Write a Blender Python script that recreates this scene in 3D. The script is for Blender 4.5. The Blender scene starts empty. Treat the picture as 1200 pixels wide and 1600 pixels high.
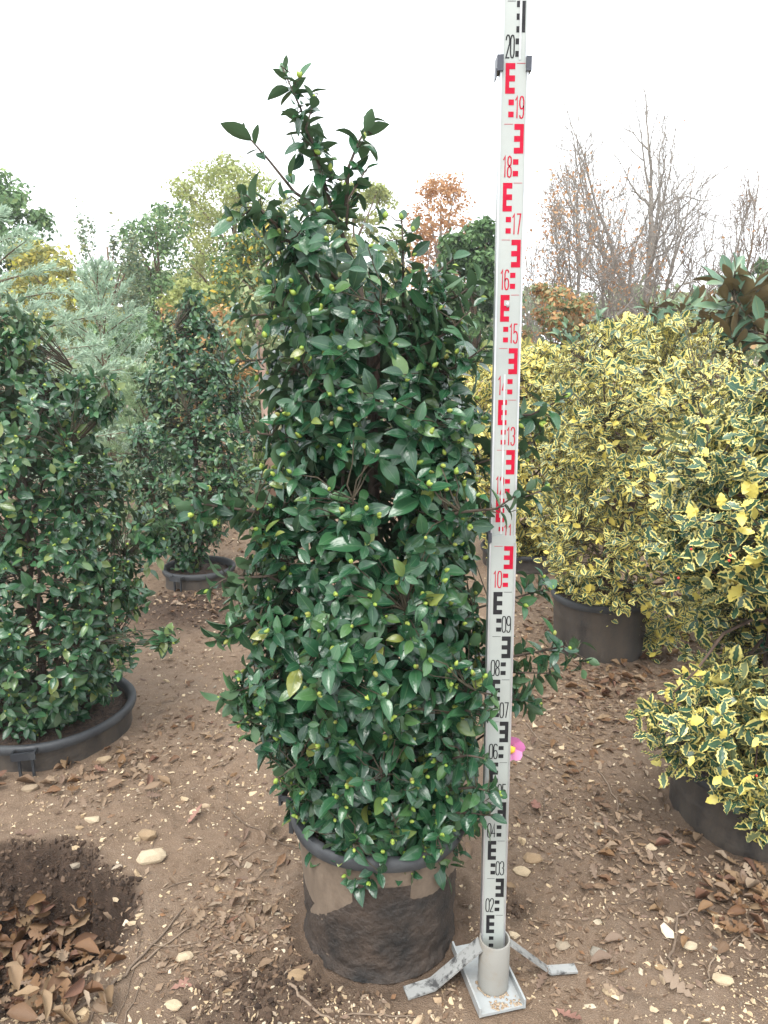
import bpy, bmesh, math
import numpy as np
from mathutils import Matrix, Vector

sc = bpy.context.scene
COL = sc.collection
R_ = math.radians

# ------------------------------------------------------------------ camera, sky, sun, exposure
FPX, PITCH, CAMH = 1150.0, R_(13.17), 1.516          # focal length in photo pixels (1200 x 1600), tilt, height
cam_d = bpy.data.cameras.new('camera'); cam = bpy.data.objects.new('camera', cam_d); COL.objects.link(cam)
cam_d.sensor_fit = 'VERTICAL'; cam_d.sensor_height = 36.0; cam_d.lens = 36.0 * FPX / 1600.0
cam_d.clip_start = 0.05; cam_d.clip_end = 600.0
cam.location = (0, 0, CAMH); cam.rotation_euler = (R_(90) - PITCH, 0, 0)
sc.camera = cam

SUN_EL, SUN_AZ = R_(62), R_(200)
w = bpy.data.worlds.new('World'); sc.world = w; w.use_nodes = True
nt = w.node_tree; nt.nodes.clear()
sky = nt.nodes.new('ShaderNodeTexSky'); sky.sky_type = 'NISHITA'; sky.sun_disc = False
sky.sun_elevation = SUN_EL; sky.sun_rotation = SUN_AZ; sky.dust_density = 4.0; sky.air_density = 1.0
mixn = nt.nodes.new('ShaderNodeMix'); mixn.data_type = 'RGBA'; mixn.inputs[0].default_value = 0.9     # closed cloud cover
mixn.inputs[7].default_value = (11.6, 12.0, 12.4, 1)
bg = nt.nodes.new('ShaderNodeBackground'); bg.inputs[1].default_value = 0.1
wo = nt.nodes.new('ShaderNodeOutputWorld')
nt.links.new(sky.outputs[0], mixn.inputs[6]); nt.links.new(mixn.outputs[2], bg.inputs[0]); nt.links.new(bg.outputs[0], wo.inputs[0])

sun_d = bpy.data.lights.new('sun', 'SUN'); sun_d.energy = 1.5; sun_d.angle = R_(28); sun_d.color = (1, 0.97, 0.92)
sun = bpy.data.objects.new('sun', sun_d); COL.objects.link(sun)
sun.rotation_euler = (R_(90) - SUN_EL, 0, R_(180) - SUN_AZ)   # light falls from behind the camera's shoulder
sun.location = (0, -3, 8)

sc.view_settings.view_transform = 'Standard'; sc.view_settings.look = 'None'
sc.view_settings.exposure = 1.24; sc.view_settings.gamma = 1.0; sc.view_settings.use_curve_mapping = False
sc.render.engine = 'CYCLES'; sc.cycles.use_denoising = True
sc.cycles.max_bounces = 6; sc.cycles.diffuse_bounces = 3; sc.cycles.glossy_bounces = 2; sc.cycles.transmission_bounces = 3
sc.cycles.transparent_max_bounces = 4

# ------------------------------------------------------------------ pixel -> place
CF = np.array([0, math.cos(PITCH), -math.sin(PITCH)]); CU = np.array([0, math.sin(PITCH), math.cos(PITCH)])
CR = np.array([1.0, 0, 0]); CO = np.array([0, 0, CAMH])
def ray(px, py): return CF + (px - 600) / FPX * CR - (py - 800) / FPX * CU
def at(px, py, Y):
    d = ray(px, py); return CO + d * (Y / d[1])
def gp(px, py, z=0.0):
    d = ray(px, py); return CO + d * ((z - CAMH) / d[2])
def project(P):
    Q = np.asarray(P) - CO; z = Q @ CF
    return 600 + FPX * (Q @ CR) / z, 800 - FPX * (Q @ CU) / z, z

# ------------------------------------------------------------------ noise
def _h(ix, iy, s):
    n = (ix.astype(np.int64) * 374761393 + iy.astype(np.int64) * 668265263 + s * 974634777) & 0x7fffffff
    n = ((n ^ (n >> 13)) * 1274126177) & 0x7fffffff
    n = n ^ (n >> 16)
    return (n & 0xffff) / 65535.0
def vnoise(x, y, s=0):
    x = np.asarray(x, float); y = np.asarray(y, float)
    ix = np.floor(x); iy = np.floor(y); fx = x - ix; fy = y - iy
    ix = ix.astype(np.int64); iy = iy.astype(np.int64)
    ux = fx * fx * (3 - 2 * fx); uy = fy * fy * (3 - 2 * fy)
    a = _h(ix, iy, s); b = _h(ix + 1, iy, s); c = _h(ix, iy + 1, s); d = _h(ix + 1, iy + 1, s)
    return (a * (1 - ux) + b * ux) * (1 - uy) + (c * (1 - ux) + d * ux) * uy
def fbm(x, y, o=4, s=0):
    t = 0; a = .5
    for k in range(o):
        t = t + a * (vnoise(x * 2 ** k, y * 2 ** k, s + 17 * k) - .5); a *= .55
    return t
def sstep(a, b, x):
    t = np.clip((x - a) / (b - a), 0, 1); return t * t * (3 - 2 * t)

# ------------------------------------------------------------------ mesh helpers
def link(o): COL.objects.link(o); return o
def mesh_raw(name, V, loops, sizes, uv=None, mat=None, smooth=True):
    V = np.asarray(V, np.float32); loops = np.asarray(loops, np.int32); sizes = np.asarray(sizes, np.int32)
    me = bpy.data.meshes.new(name)
    me.vertices.add(len(V)); me.vertices.foreach_set('co', V.ravel())
    me.loops.add(len(loops)); me.loops.foreach_set('vertex_index', loops)
    st = np.zeros(len(sizes), np.int32); st[1:] = np.cumsum(sizes)[:-1]
    me.polygons.add(len(sizes)); me.polygons.foreach_set('loop_start', st); me.polygons.foreach_set('loop_total', sizes)
    me.polygons.foreach_set('use_smooth', np.full(len(sizes), bool(smooth)))
    if uv is not None:
        l = me.uv_layers.new(name='UVMap'); l.data.foreach_set('uv', np.asarray(uv, np.float32)[loops].ravel())
    me.update(calc_edges=True)
    if mat is not None: me.materials.append(mat)
    return me
class MB:
    """collects shapes for one mesh"""
    def __init__(s): s.V = []; s.L = []; s.S = []; s.n = 0
    def add(s, V, faces):
        s.V.append(np.asarray(V, float))
        for f in faces: s.L.extend([i + s.n for i in f]); s.S.append(len(f))
        s.n += len(V); return s
    def addraw(s, V, L, S):
        s.V.append(np.asarray(V, float)); s.L.extend((np.asarray(L) + s.n).tolist()); s.S.extend(list(S)); s.n += len(V); return s
    def box(s, lo, hi, M=None):
        x0, y0, z0 = lo; x1, y1, z1 = hi
        V = np.array([(x0,y0,z0),(x1,y0,z0),(x1,y1,z0),(x0,y1,z0),(x0,y0,z1),(x1,y0,z1),(x1,y1,z1),(x0,y1,z1)], float)
        if M is not None: V = V @ np.array(M)[:3,:3].T + np.array(M)[:3,3]
        return s.add(V, [(0,3,2,1),(4,5,6,7),(0,1,5,4),(1,2,6,5),(2,3,7,6),(3,0,4,7)])
    def tube(s, P, r, n=6, cap=True):
        P = np.asarray(P, float); k = len(P); r = np.broadcast_to(np.asarray(r, float), (k,))
        T = np.gradient(P, axis=0); T /= np.linalg.norm(T, axis=1)[:, None] + 1e-12
        a = np.array([0, 0, 1.0]) if abs(T[0][2]) < .8 else np.array([1.0, 0, 0])
        V = []
        u = None
        for i in range(k):
            if u is None: u = np.cross(T[i], a)
            u = u - (u @ T[i]) * T[i]; u /= np.linalg.norm(u) + 1e-12
            v = np.cross(T[i], u)
            for j in range(n):
                q = 2 * math.pi * j / n
                V.append(P[i] + r[i] * (math.cos(q) * u + math.sin(q) * v))
        F = [(i*n+j, i*n+(j+1) % n, (i+1)*n+(j+1) % n, (i+1)*n+j) for i in range(k-1) for j in range(n)]
        if cap: F += [tuple(range(n-1, -1, -1)), tuple((k-1)*n + j for j in range(n))]
        return s.add(V, F)
    def lathe(s, prof, n=40, c=(0, 0, 0), wob=None):
        V = []
        for r, z in prof:
            for j in range(n):
                q = 2 * math.pi * j / n
                rr = r if wob is None else r + wob(q, z)
                V.append((c[0] + rr * math.cos(q), c[1] + rr * math.sin(q), c[2] + z))
        m = len(prof)
        F = [(i*n+j, i*n+(j+1) % n, (i+1)*n+(j+1) % n, (i+1)*n+j) for i in range(m-1) for j in range(n)]
        return s.add(V, F)
    def mesh(s, name, mat=None, smooth=True, uv=None):
        return mesh_raw(name, np.concatenate(s.V), s.L, s.S, uv, mat, smooth)
def thing(name, label, cat, loc=(0, 0, 0), group=None):
    o = bpy.data.objects.new(name, None); o.location = loc; o.empty_display_size = .1; link(o)
    o['label'] = label; o['category'] = cat
    if group: o['group'] = group
    return o
def obj(name, me, parent=None, M=None, kind=None):
    """mesh object; M is a world matrix, vertices are in world space when M is None"""
    o = bpy.data.objects.new(name, me); link(o)
    if M is not None: o.matrix_basis = M
    if parent is not None:
        o.parent = parent
        p = Vector((0, 0, 0)); q = parent
        o.matrix_parent_inverse = Matrix.Translation(-WL.get(parent.name, parent.location))
        WL[o.name] = Vector((0, 0, 0)) if M is None else M.to_translation()
    if kind: o['kind'] = kind
    return o
WL = {}
def tag(o, label, cat, group=None):
    o['label'] = label; o['category'] = cat
    if group: o['group'] = group
    return o
def smooth_by_angle(me, deg=35):
    try: me.set_sharp_from_angle(angle=R_(deg))
    except Exception: pass
    return me

# ------------------------------------------------------------------ materials
def nodes_of(name):
    m = bpy.data.materials.new(name); m.use_nodes = True; t = m.node_tree
    return m, t, t.nodes['Principled BSDF'], t.nodes['Material Output']
def N(t, typ, **kw):
    n = t.nodes.new(typ)
    for k, v in kw.items(): setattr(n, k, v)
    return n
def ramp(t, stops, interp='LINEAR'):
    r = N(t, 'ShaderNodeValToRGB'); cr = r.color_ramp; cr.interpolation = interp
    while len(cr.elements) < len(stops): cr.elements.new(.5)
    for e, (p, c) in zip(cr.elements, stops):
        e.position = p; e.color = (c, c, c, 1) if not hasattr(c, '__len__') else (*c, 1)
    return r
def noise(t, scale, detail=4, rough=.55, coord='Object', vec=None):
    n = N(t, 'ShaderNodeTexNoise'); n.inputs['Scale'].default_value = scale; n.inputs['Detail'].default_value = detail
    n.inputs['Roughness'].default_value = rough
    if vec is None:
        tc = N(t, 'ShaderNodeTexCoord'); vec = tc.outputs[coord]
    t.links.new(vec, n.inputs['Vector']); return n
def math_(t, op, a, b=None, c=None, clamp=False):
    n = N(t, 'ShaderNodeMath', operation=op); n.use_clamp = clamp
    for i, v in enumerate((a, b, c)):
        if v is None: continue
        if hasattr(v, 'is_output'): t.links.new(v, n.inputs[i])
        else: n.inputs[i].default_value = v
    return n.outputs[0]
def mixc(t, f, a, b, blend='MIX'):
    n = N(t, 'ShaderNodeMix', data_type='RGBA', blend_type=blend)
    for i, v in ((0, f), (6, a), (7, b)):
        if hasattr(v, 'is_output'): t.links.new(v, n.inputs[i])
        elif hasattr(v, '__len__'): n.inputs[i].default_value = (*v, 1)
        else: n.inputs[i].default_value = v
    return n.outputs[2]
def bump(t, h, strength, dist, bsdf):
    b = N(t, 'ShaderNodeBump'); b.inputs['Strength'].default_value = strength; b.inputs['Distance'].default_value = dist
    t.links.new(h, b.inputs['Height']); t.links.new(b.outputs[0], bsdf.inputs['Normal']); return b
def rnd(t):
    """one random value for each piece: each object, and each island of a joined mesh"""
    a = N(t, 'ShaderNodeObjectInfo').outputs['Random']; b = N(t, 'ShaderNodeNewGeometry').outputs['Random Per Island']
    return math_(t, 'FRACT', math_(t, 'ADD', a, b))
def simple(name, c0, c1, scale=8, rough=.7, bs=.3, bd=.01, spec=.5, bscale=None, detail=5, metallic=0):
    m, t, b, _ = nodes_of(name)
    n = noise(t, scale, detail); r = ramp(t, [(.3, c0), (.7, c1)]); t.links.new(n.outputs[0], r.inputs[0])
    t.links.new(r.outputs[0], b.inputs['Base Color']); b.inputs['Roughness'].default_value = rough
    b.inputs['Specular IOR Level'].default_value = spec; b.inputs['Metallic'].default_value = metallic
    if bs: bump(t, noise(t, bscale or scale * 3, 6).outputs[0], bs, bd, b)
    return m
def piece_mat(name, stops, rough=.8, bs=.3, bscale=60, bd=.003, spec=.3, mott=.25, trans=0.0):
    """colour picked for each piece from a list, with a little mottling"""
    m, t, b, out = nodes_of(name)
    r = ramp(t, stops); t.links.new(rnd(t), r.inputs[0])
    n = noise(t, bscale, 5)
    f = ramp(t, [(.3, 1 - mott), (.7, 1 + mott * .3)]); t.links.new(n.outputs[0], f.inputs[0])
    c = mixc(t, 1.0, r.outputs[0], f.outputs[0], 'MULTIPLY')
    t.links.new(c, b.inputs['Base Color']); b.inputs['Roughness'].default_value = rough; b.inputs['Specular IOR Level'].default_value = spec
    if bs: bump(t, n.outputs[0], bs, bd, b)
    if trans: translucent(t, b, out, c, trans)
    return m
def translucent(t, b, out, col, f):
    tr = N(t, 'ShaderNodeBsdfTranslucent')
    t.links.new(col, tr.inputs[0])
    mx = N(t, 'ShaderNodeMixShader'); mx.inputs[0].default_value = f
    t.links.new(b.outputs[0], mx.inputs[1]); t.links.new(tr.outputs[0], mx.inputs[2]); t.links.new(mx.outputs[0], out.inputs[0])
def leaf_mat(name, stops, rib, back, rough=.35, spec=.5, trans=.15, edge=None, gold=None, edge_w=.62, rib_w=.06):
    """leaf: colour for each leaf from a list, paler midrib, its own underside, optional pale margin (UV x runs across the blade)"""
    m, t, b, out = nodes_of(name)
    R = rnd(t)
    r = ramp(t, stops); t.links.new(R, r.inputs[0])
    uv = N(t, 'ShaderNodeUVMap'); sp = N(t, 'ShaderNodeSeparateXYZ'); t.links.new(uv.outputs[0], sp.inputs[0])
    d = math_(t, 'MULTIPLY', math_(t, 'ABSOLUTE', math_(t, 'SUBTRACT', sp.outputs[0], .5)), 2.0)
    col = mixc(t, math_(t, 'MULTIPLY', math_(t, 'LESS_THAN', d, rib_w), .45), r.outputs[0], rib)
    # side veins
    wv = math_(t, 'SINE', math_(t, 'MULTIPLY', math_(t, 'SUBTRACT', sp.outputs[1], math_(t, 'MULTIPLY', d, .16)), 52.0))
    if edge is not None:
        nz = noise(t, 90, 2)
        e = math_(t, 'ADD', d, math_(t, 'MULTIPLY', math_(t, 'SUBTRACT', nz.outputs[0], .5), .32))
        e = math_(t, 'ADD', e, math_(t, 'MULTIPLY', math_(t, 'SUBTRACT', math_(t, 'FRACT', math_(t, 'MULTIPLY', R, 7.31)), .5), .5))
        col = mixc(t, math_(t, 'MULTIPLY', math_(t, 'SUBTRACT', e, edge_w), 7.0, clamp=True), col, edge)
    if gold is not None:
        col = mixc(t, math_(t, 'GREATER_THAN', R, 1 - gold[0]), col, gold[1])
    geo = N(t, 'ShaderNodeNewGeometry')
    col = mixc(t, math_(t, 'MULTIPLY', geo.outputs['Backfacing'], .85), col, back if edge is None else mixc(t, .5, col, back))
    t.links.new(col, b.inputs['Base Color']); b.inputs['Specular IOR Level'].default_value = spec
    rg = math_(t, 'ADD', rough, math_(t, 'MULTIPLY', geo.outputs['Backfacing'], .3)); t.links.new(rg, b.inputs['Roughness'])
    n4 = N(t, 'ShaderNodeTexNoise', noise_dimensions='4D'); n4.inputs['Scale'].default_value = 3.2; n4.inputs['Detail'].default_value = 2
    t.links.new(uv.outputs[0], n4.inputs['Vector']); t.links.new(math_(t, 'MULTIPLY', R, 37.0), n4.inputs['W'])
    bump(t, math_(t, 'ADD', math_(t, 'MULTIPLY', wv, .022), n4.outputs[0]), .28, .006, b)
    if trans: translucent(t, b, out, col, trans)
    return m

M_cam = leaf_mat('camellia_leaf', [(0, (.012, .046, .022)), (.5, (.021, .076, .034)), (.85, (.038, .112, .044)), (.97, (.075, .15, .046)), (1, (.20, .22, .05))], (.09, .17, .08), (.07, .13, .06), rough=.24, spec=.55, trans=.10)
M_cam2 = leaf_mat('camellia_leaf_small', [(0, (.016, .056, .026)), (.5, (.034, .098, .042)), (.85, (.065, .145, .06)), (1, (.17, .21, .06))], (.10, .18, .07), (.07, .12, .06), rough=.23, spec=.55, trans=.12)
M_bud = piece_mat('flower_bud', [(0, (.20, .31, .05)), (.7, (.31, .39, .07)), (1, (.22, .21, .06))], rough=.5, bs=0, mott=.2)
M_hol = leaf_mat('variegated_holly_leaf', [(0, (.03, .075, .042)), (.5, (.05, .105, .06)), (.8, (.09, .15, .09)), (1, (.16, .21, .14))], (.10, .18, .08), (.36, .35, .15), rough=.32, spec=.5, trans=.14, edge=(.76, .655, .20), gold=(.08, (.78, .65, .14)), edge_w=.49)
M_holb = leaf_mat('variegated_holly_leaf_large', [(0, (.028, .075, .042)), (.5, (.048, .105, .060)), (.8, (.08, .14, .08)), (1, (.15, .20, .13))], (.10, .18, .08), (.30, .30, .13), rough=.24, spec=.4, trans=.12, edge=(.75, .66, .22), gold=(.08, (.78, .66, .16)), edge_w=.57)
M_hol2 = leaf_mat('variegated_holly_leaf_small', [(0, (.05, .085, .035)), (.5, (.085, .13, .055)), (1, (.15, .19, .10))], (.16, .24, .10), (.46, .44, .20), rough=.4, spec=.4, trans=.15, edge=(.76, .65, .18), gold=(.14, (.78, .66, .17)), edge_w=.42)
M_mag = leaf_mat('magnolia_leaf', [(0, (.06, .13, .075)), (.6, (.09, .17, .10)), (1, (.14, .21, .10))], (.2, .25, .1), (.15, .085, .03), rough=.35, spec=.5, trans=.05)
M_bark = simple('shrub_bark', (.055, .035, .025), (.13, .085, .06), 25, .85, .5, .004)
M_twig = simple('green_twig', (.032, .026, .014), (.065, .05, .028), 30, .8, 0)
M_cbark = simple('camellia_bark', (.04, .028, .02), (.095, .068, .05), 30, .85, .4, .004)
M_gbark = simple('grey_bark', (.16, .14, .12), (.30, .27, .23), 12, .9, .5, .02)
M_bbark = simple('brown_bark', (.10, .065, .04), (.20, .14, .09), 12, .9, .5, .02)
M_stone = piece_mat('limestone', [(0, (.66, .53, .36)), (.35, (.54, .41, .26)), (.6, (.70, .60, .44)), (.85, (.40, .27, .15)), (1, (.36, .32, .26))], rough=.85, bs=.5, bscale=30, bd=.05, mott=.38)
M_gravel = piece_mat('grit', [(0, (.60, .48, .32)), (.35, (.48, .36, .22)), (.6, (.34, .24, .15)), (.9, (.66, .56, .41)), (1, (.16, .12, .09))], rough=.9, bs=0, mott=.2)
M_dry = piece_mat('dead_leaf', [(0, (.15, .09, .055)), (.25, (.22, .145, .09)), (.5, (.29, .21, .14)), (.7, (.17, .11, .08)), (.85, (.36, .28, .20)), (1, (.20, .10, .045))], rough=.7, bs=.3, bscale=120, bd=.001, mott=.35, trans=.12)
M_dryo = piece_mat('russet_dead_leaf', [(0, (.15, .075, .038)), (.3, (.22, .125, .06)), (.55, (.29, .20, .115)), (.8, (.14, .07, .042)), (1, (.21, .11, .075))], rough=.6, bs=.3, bscale=120, bd=.001, mott=.35, trans=.12)
M_stick = piece_mat('dry_twig', [(0, (.17, .125, .09)), (.5, (.24, .18, .13)), (1, (.13, .095, .07))], rough=.9, bs=.3, bscale=150, bd=.001)

# ------------------------------------------------------------------ leaf and stone templates
def leaf_tpl(w=.24, st=(.1, .27, .47, .68, .87), peak=.48, fold=.12, droop=.18, twist=0.0, spine=0.0, wave=0.0, tipx=.0, lobes=None):
    """leaf blade along +x, length 1, half width w; 3 points across"""
    V = [(0, 0, 0)]; UV = [(.5, 0)]
    for i, s in enumerate(st):
        hw = w * math.sin(math.pi * s ** (math.log(.5) / math.log(peak))) ** .85
        if spine: hw *= (1 + spine if i % 2 == 0 else 1 - spine)
        if lobes: hw = lobes[i]
        zc = -droop * s * s
        ez = fold * hw / max(w, 1e-6) + (wave * (1 if i % 2 == 0 else -1))
        a = twist * s
        for k in (-1, 0, 1):
            y = k * hw; z = zc + (ez if k else 0)
            V.append((s, y * math.cos(a) - (z - zc) * math.sin(a), zc + y * math.sin(a) + (z - zc) * math.cos(a))); UV.append((.5 + .5 * k, s))
    V.append((1.0, tipx, -droop * 1.1)); UV.append((.5, 1))
    F = [(0, 2, 1), (0, 3, 2)]
    n = len(st)
    for i in range(n - 1):
        a = 1 + 3 * i; F += [(a, a+1, a+4, a+3), (a+1, a+2, a+5, a+4)]
    a = 1 + 3 * (n - 1); t = len(V) - 1; F += [(a, a+1, t), (a+1, a+2, t)]
    L = [i for f in F for i in f[::-1]]; S = [len(f) for f in F]
    return dict(v=np.array(V, float), l=np.array(L), s=np.array(S), uv=np.array(UV, float))
def quad_tpl(w=.3, droop=.1):
    V = np.array([(0, 0, 0), (.5, -w, .05), (1, 0, -droop), (.5, w, .05)], float)
    return dict(v=V, l=np.array([0, 1, 2, 0, 2, 3]), s=np.array([3, 3]), uv=np.array([(.5, 0), (0, .5), (.5, 1), (1, .5)], float))
def hull_tpl(seed, pts=14, sq=(1, .8, .55)):
    r = np.random.default_rng(seed); P = r.normal(size=(pts, 3)); P /= np.linalg.norm(P, axis=1)[:, None]; P *= np.array(sq) * r.uniform(.85, 1.05, (pts, 1))
    bm = bmesh.new()
    for p in P: bm.verts.new(p)
    bmesh.ops.convex_hull(bm, input=bm.verts)
    for v in [v for v in bm.verts if not v.link_faces]: bm.verts.remove(v)
    bm.verts.index_update(); bmesh.ops.recalc_face_normals(bm, faces=bm.faces)
    V = np.array([v.co[:] for v in bm.verts]); F = [[v.index for v in f.verts] for f in bm.faces]; bm.free()
    return dict(v=V, l=np.array([i for f in F for i in f]), s=np.array([len(f) for f in F]), uv=np.zeros((len(V), 2)))
def ell_tpl(n=6, m=4, rx=.3):
    mb = MB(); prof = []
    V = [(0, 0, 0)]
    for i in range(1, m):
        x = i / m; r = rx * math.sin(math.pi * x ** .8) ** .8
        for j in range(n): V.append((x, r * math.cos(2*math.pi*j/n), r * math.sin(2*math.pi*j/n)))
    V.append((1, 0, 0)); F = []
    for j in range(n): F.append((0, 1 + (j+1) % n, 1 + j))
    for i in range(m - 2):
        for j in range(n): a = 1 + i*n; F.append((a+j, a+(j+1) % n, a+n+(j+1) % n, a+n+j))
    a = 1 + (m-2)*n
    for j in range(n): F.append((a+j, a+(j+1) % n, len(V)-1))
    return dict(v=np.array(V, float), l=np.array([i for f in F for i in f]), s=np.array([len(f) for f in F]), uv=np.zeros((len(V), 2)))

T_cam = [leaf_tpl(w=.262, fold=f, droop=d, twist=tw) for f, d, tw in ((.10, .10, .1), (.06, .22, -.15), (.14, .30, .2), (.05, .02, -.25), (.16, .16, 0), (.09, .40, .3), (.12, -.08, -.1), (.20, .25, .45))]
T_cam_s = [leaf_tpl(w=.26, st=(.2, .5, .8), fold=f, droop=d) for f, d in ((.1, .1), (.07, .25), (.14, .3), (.05, 0))]
T_hol = [leaf_tpl(w=.27, st=(.1, .2, .32, .44, .56, .68, .8, .9), peak=.5, fold=f, droop=d, spine=.14, wave=wv, twist=tw) for f, d, wv, tw in ((.05, .15, .05, .1), (.02, .3, .06, -.2), (.1, .05, .045, .2), (-.06, .25, .05, 0), (.0, .1, .07, .3))]
T_hol_s = [leaf_tpl(w=.29, st=(.15, .4, .65, .87), peak=.5, fold=f, droop=d, spine=.12, wave=.05) for f, d in ((.05, .15), (.0, .3), (-.05, .1))]
T_mag = [leaf_tpl(w=.2, peak=.55, fold=f, droop=d, twist=tw) for f, d, tw in ((.1, .1, .1), (.05, .2, -.2), (.16, .3, .25), (.08, -.1, 0))]
T_q = [quad_tpl(.28, .1), quad_tpl(.2, .25), quad_tpl(.34, -.05)]
T_needle = [quad_tpl(.07, .05), quad_tpl(.09, -.08)]
T_bud = [ell_tpl()]
OAK = [.03, .10, .12, .05, .17, .20, .07, .23, .24, .09, .20, .17, .08]
OST = (.1, .19, .24, .31, .38, .44, .51, .58, .64, .71, .77, .85, .94)
T_oak = [leaf_tpl(st=OST, lobes=OAK, fold=f, droop=d, twist=tw, wave=wv) for f, d, tw, wv in ((.04, .15, .3, .01), (.10, -.35, -.6, .02), (-.08, .4, .9, .015), (.08, -.2, .2, .03))]
T_dry = [leaf_tpl(w=wd, fold=f, droop=d, twist=tw, wave=.025) for wd, f, d, tw in ((.22, .2, -.3, .5), (.2, .3, .4, -.8), (.18, -.15, .3, 1.2), (.24, .4, -.2, .3))]
T_st = [hull_tpl(s, 13, q) for s, q in ((1, (1, .75, .45)), (2, (1, .6, .4)), (3, (.9, .85, .5)), (4, (1, .45, .35)), (5, (1, .8, .3)), (6, (.8, .7, .6)))]
T_st_big = [hull_tpl(20 + s, 44, (1, .72, .5)) for s in range(5)]
T_gr = [hull_tpl(40 + s, 7, (1, .75, .5)) for s in range(4)]

def bulk(name, tpls, idx, M, mat, smooth=True):
    """many copies of small templates as ONE mesh"""
    Vs, Ls, Ss, Us, n = [], [], [], [], 0
    for k, t in enumerate(tpls):
        m = M[idx == k]
        if not len(m): continue
        V = np.einsum('nij,vj->nvi', m[:, :3, :3], t['v']) + m[:, None, :3, 3]
        nv = len(t['v']); L = t['l'][None, :] + (np.arange(len(m)) * nv)[:, None] + n
        Vs.append(V.reshape(-1, 3)); Ls.append(L.ravel()); Ss.append(np.tile(t['s'], len(m))); Us.append(np.tile(t['uv'], (len(m), 1))); n += nv * len(m)
    if not Vs: return None
    return mesh_raw(name, np.concatenate(Vs), np.concatenate(Ls), np.concatenate(Ss), np.concatenate(Us), mat, smooth)
_tm = {}
def tpl_mesh(name, t, mat, smooth=True):
    k = (name, id(t), mat.name)
    if k not in _tm: _tm[k] = mesh_raw(name, t['v'], t['l'], t['s'], t['uv'], mat, smooth)
    return _tm[k]
def nrm(a): return a / (np.linalg.norm(a, axis=-1, keepdims=True) + 1e-12)
def frames(l, n_, scale, org, wid=None):
    l = nrm(l); n_ = nrm(n_ - (n_ * l).sum(-1, keepdims=True) * l); s = np.cross(n_, l)
    M = np.zeros((len(l), 4, 4)); sc_ = np.asarray(scale)[:, None]
    M[:, :3, 0] = l * sc_; M[:, :3, 1] = s * sc_ * (1 if wid is None else np.asarray(wid)[:, None]); M[:, :3, 2] = n_ * sc_; M[:, :3, 3] = org; M[:, 3, 3] = 1
    return M
def perp(D):
    a = np.where(np.abs(D[:, 2:3]) < .85, np.array([[0, 0, 1.0]]), np.array([[1.0, 0, 0]]))
    A = nrm(np.cross(D, a)); return A, np.cross(D, A)
def rosettes(P, D, nlo, nhi, L, stem, rng, e0=48, e1=98, droop=.07, up=.38, vary=.18, tip=.75):
    """leaves set spirally along the last bit of each shoot"""
    S = len(P); D = nrm(D); n = rng.integers(nlo, nhi + 1, S); rep = np.repeat(np.arange(S), n)
    k = np.arange(len(rep)) - np.repeat(np.cumsum(n) - n, n); fr = k / np.maximum(n[rep] - 1, 1)
    A, B = perp(D)
    az = 2.39996 * k + rng.uniform(0, 6.28, S)[rep] + rng.normal(0, .25, len(rep))
    e = np.radians(e0 + (e1 - e0) * fr + rng.normal(0, 12, len(rep)))
    Dr = D[rep]; rad = np.cos(az)[:, None] * A[rep] + np.sin(az)[:, None] * B[rep]
    l = np.cos(e)[:, None] * Dr + np.sin(e)[:, None] * rad
    l[:, 2] -= droop * rng.uniform(.2, 1.6, len(rep))
    nn = np.sin(e)[:, None] * Dr - np.cos(e)[:, None] * rad; nn[:, 2] += up; nn += rng.normal(0, .18, nn.shape)
    org = P[rep] - Dr * (stem * fr)[:, None]
    s = L * np.exp(rng.normal(0, vary, len(rep))) * (tip + (1 - tip) * np.sqrt(fr))
    return frames(l, nn, s, org)

# ------------------------------------------------------------------ plants: collected first, emitted when all are known (so the largest visible leaves can be found)
PLANTS = []
class Plant:
    def __init__(s, root, mat, tpls, M, n_obj, rng, leafname='leaf'):
        s.root, s.mat, s.tpls, s.M, s.n_obj, s.leafname = root, mat, tpls, M, n_obj, leafname
        s.idx = rng.integers(0, len(tpls), len(M)); PLANTS.append(s)
BUDS = []
def tip_of(M): return M[:, :3, 3] + M[:, :3, 0] * .5
def emit_plants():
    cell = 9.0; zb = {}
    keep = []
    for p in PLANTS:
        c = tip_of(p.M); x, y, z = project(c)
        size = np.linalg.norm(p.M[:, :3, 0], axis=1) * FPX / z
        nz = p.M[:, :3, 2] / (np.linalg.norm(p.M[:, :3, 2], axis=1, keepdims=True)); face = np.abs((nz * nrm(c - CO)).sum(1))
        inside = (x > -8) & (x < 1208) & (y > -8) & (y < 1608) & (z > .2)
        keep.append((x, y, z, size * (.3 + face), inside))
        for i in np.nonzero(inside)[0]:
            k = (int(x[i] // cell), int(y[i] // cell))
            if z[i] < zb.get(k, 1e9): zb[k] = z[i]
    for p, (x, y, z, size, inside) in zip(PLANTS, keep):
        vis = np.array([inside[i] and z[i] < zb.get((int(x[i] // cell), int(y[i] // cell)), 1e9) + .03 for i in range(len(x))], bool)
        order = np.argsort(-np.where(vis, size, -1.0))
        sel = [i for i in order[:p.n_obj] if vis[i]]
        for i in sel:
            obj(p.leafname, tpl_mesh(p.leafname, p.tpls[p.idx[i]], p.mat), p.root, Matrix(p.M[i].tolist()))
        rest = np.ones(len(p.M), bool); rest[sel] = False
        me = bulk('foliage', p.tpls, p.idx[rest], p.M[rest], p.mat)
        if me: obj('foliage', me, p.root, kind='stuff')

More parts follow.
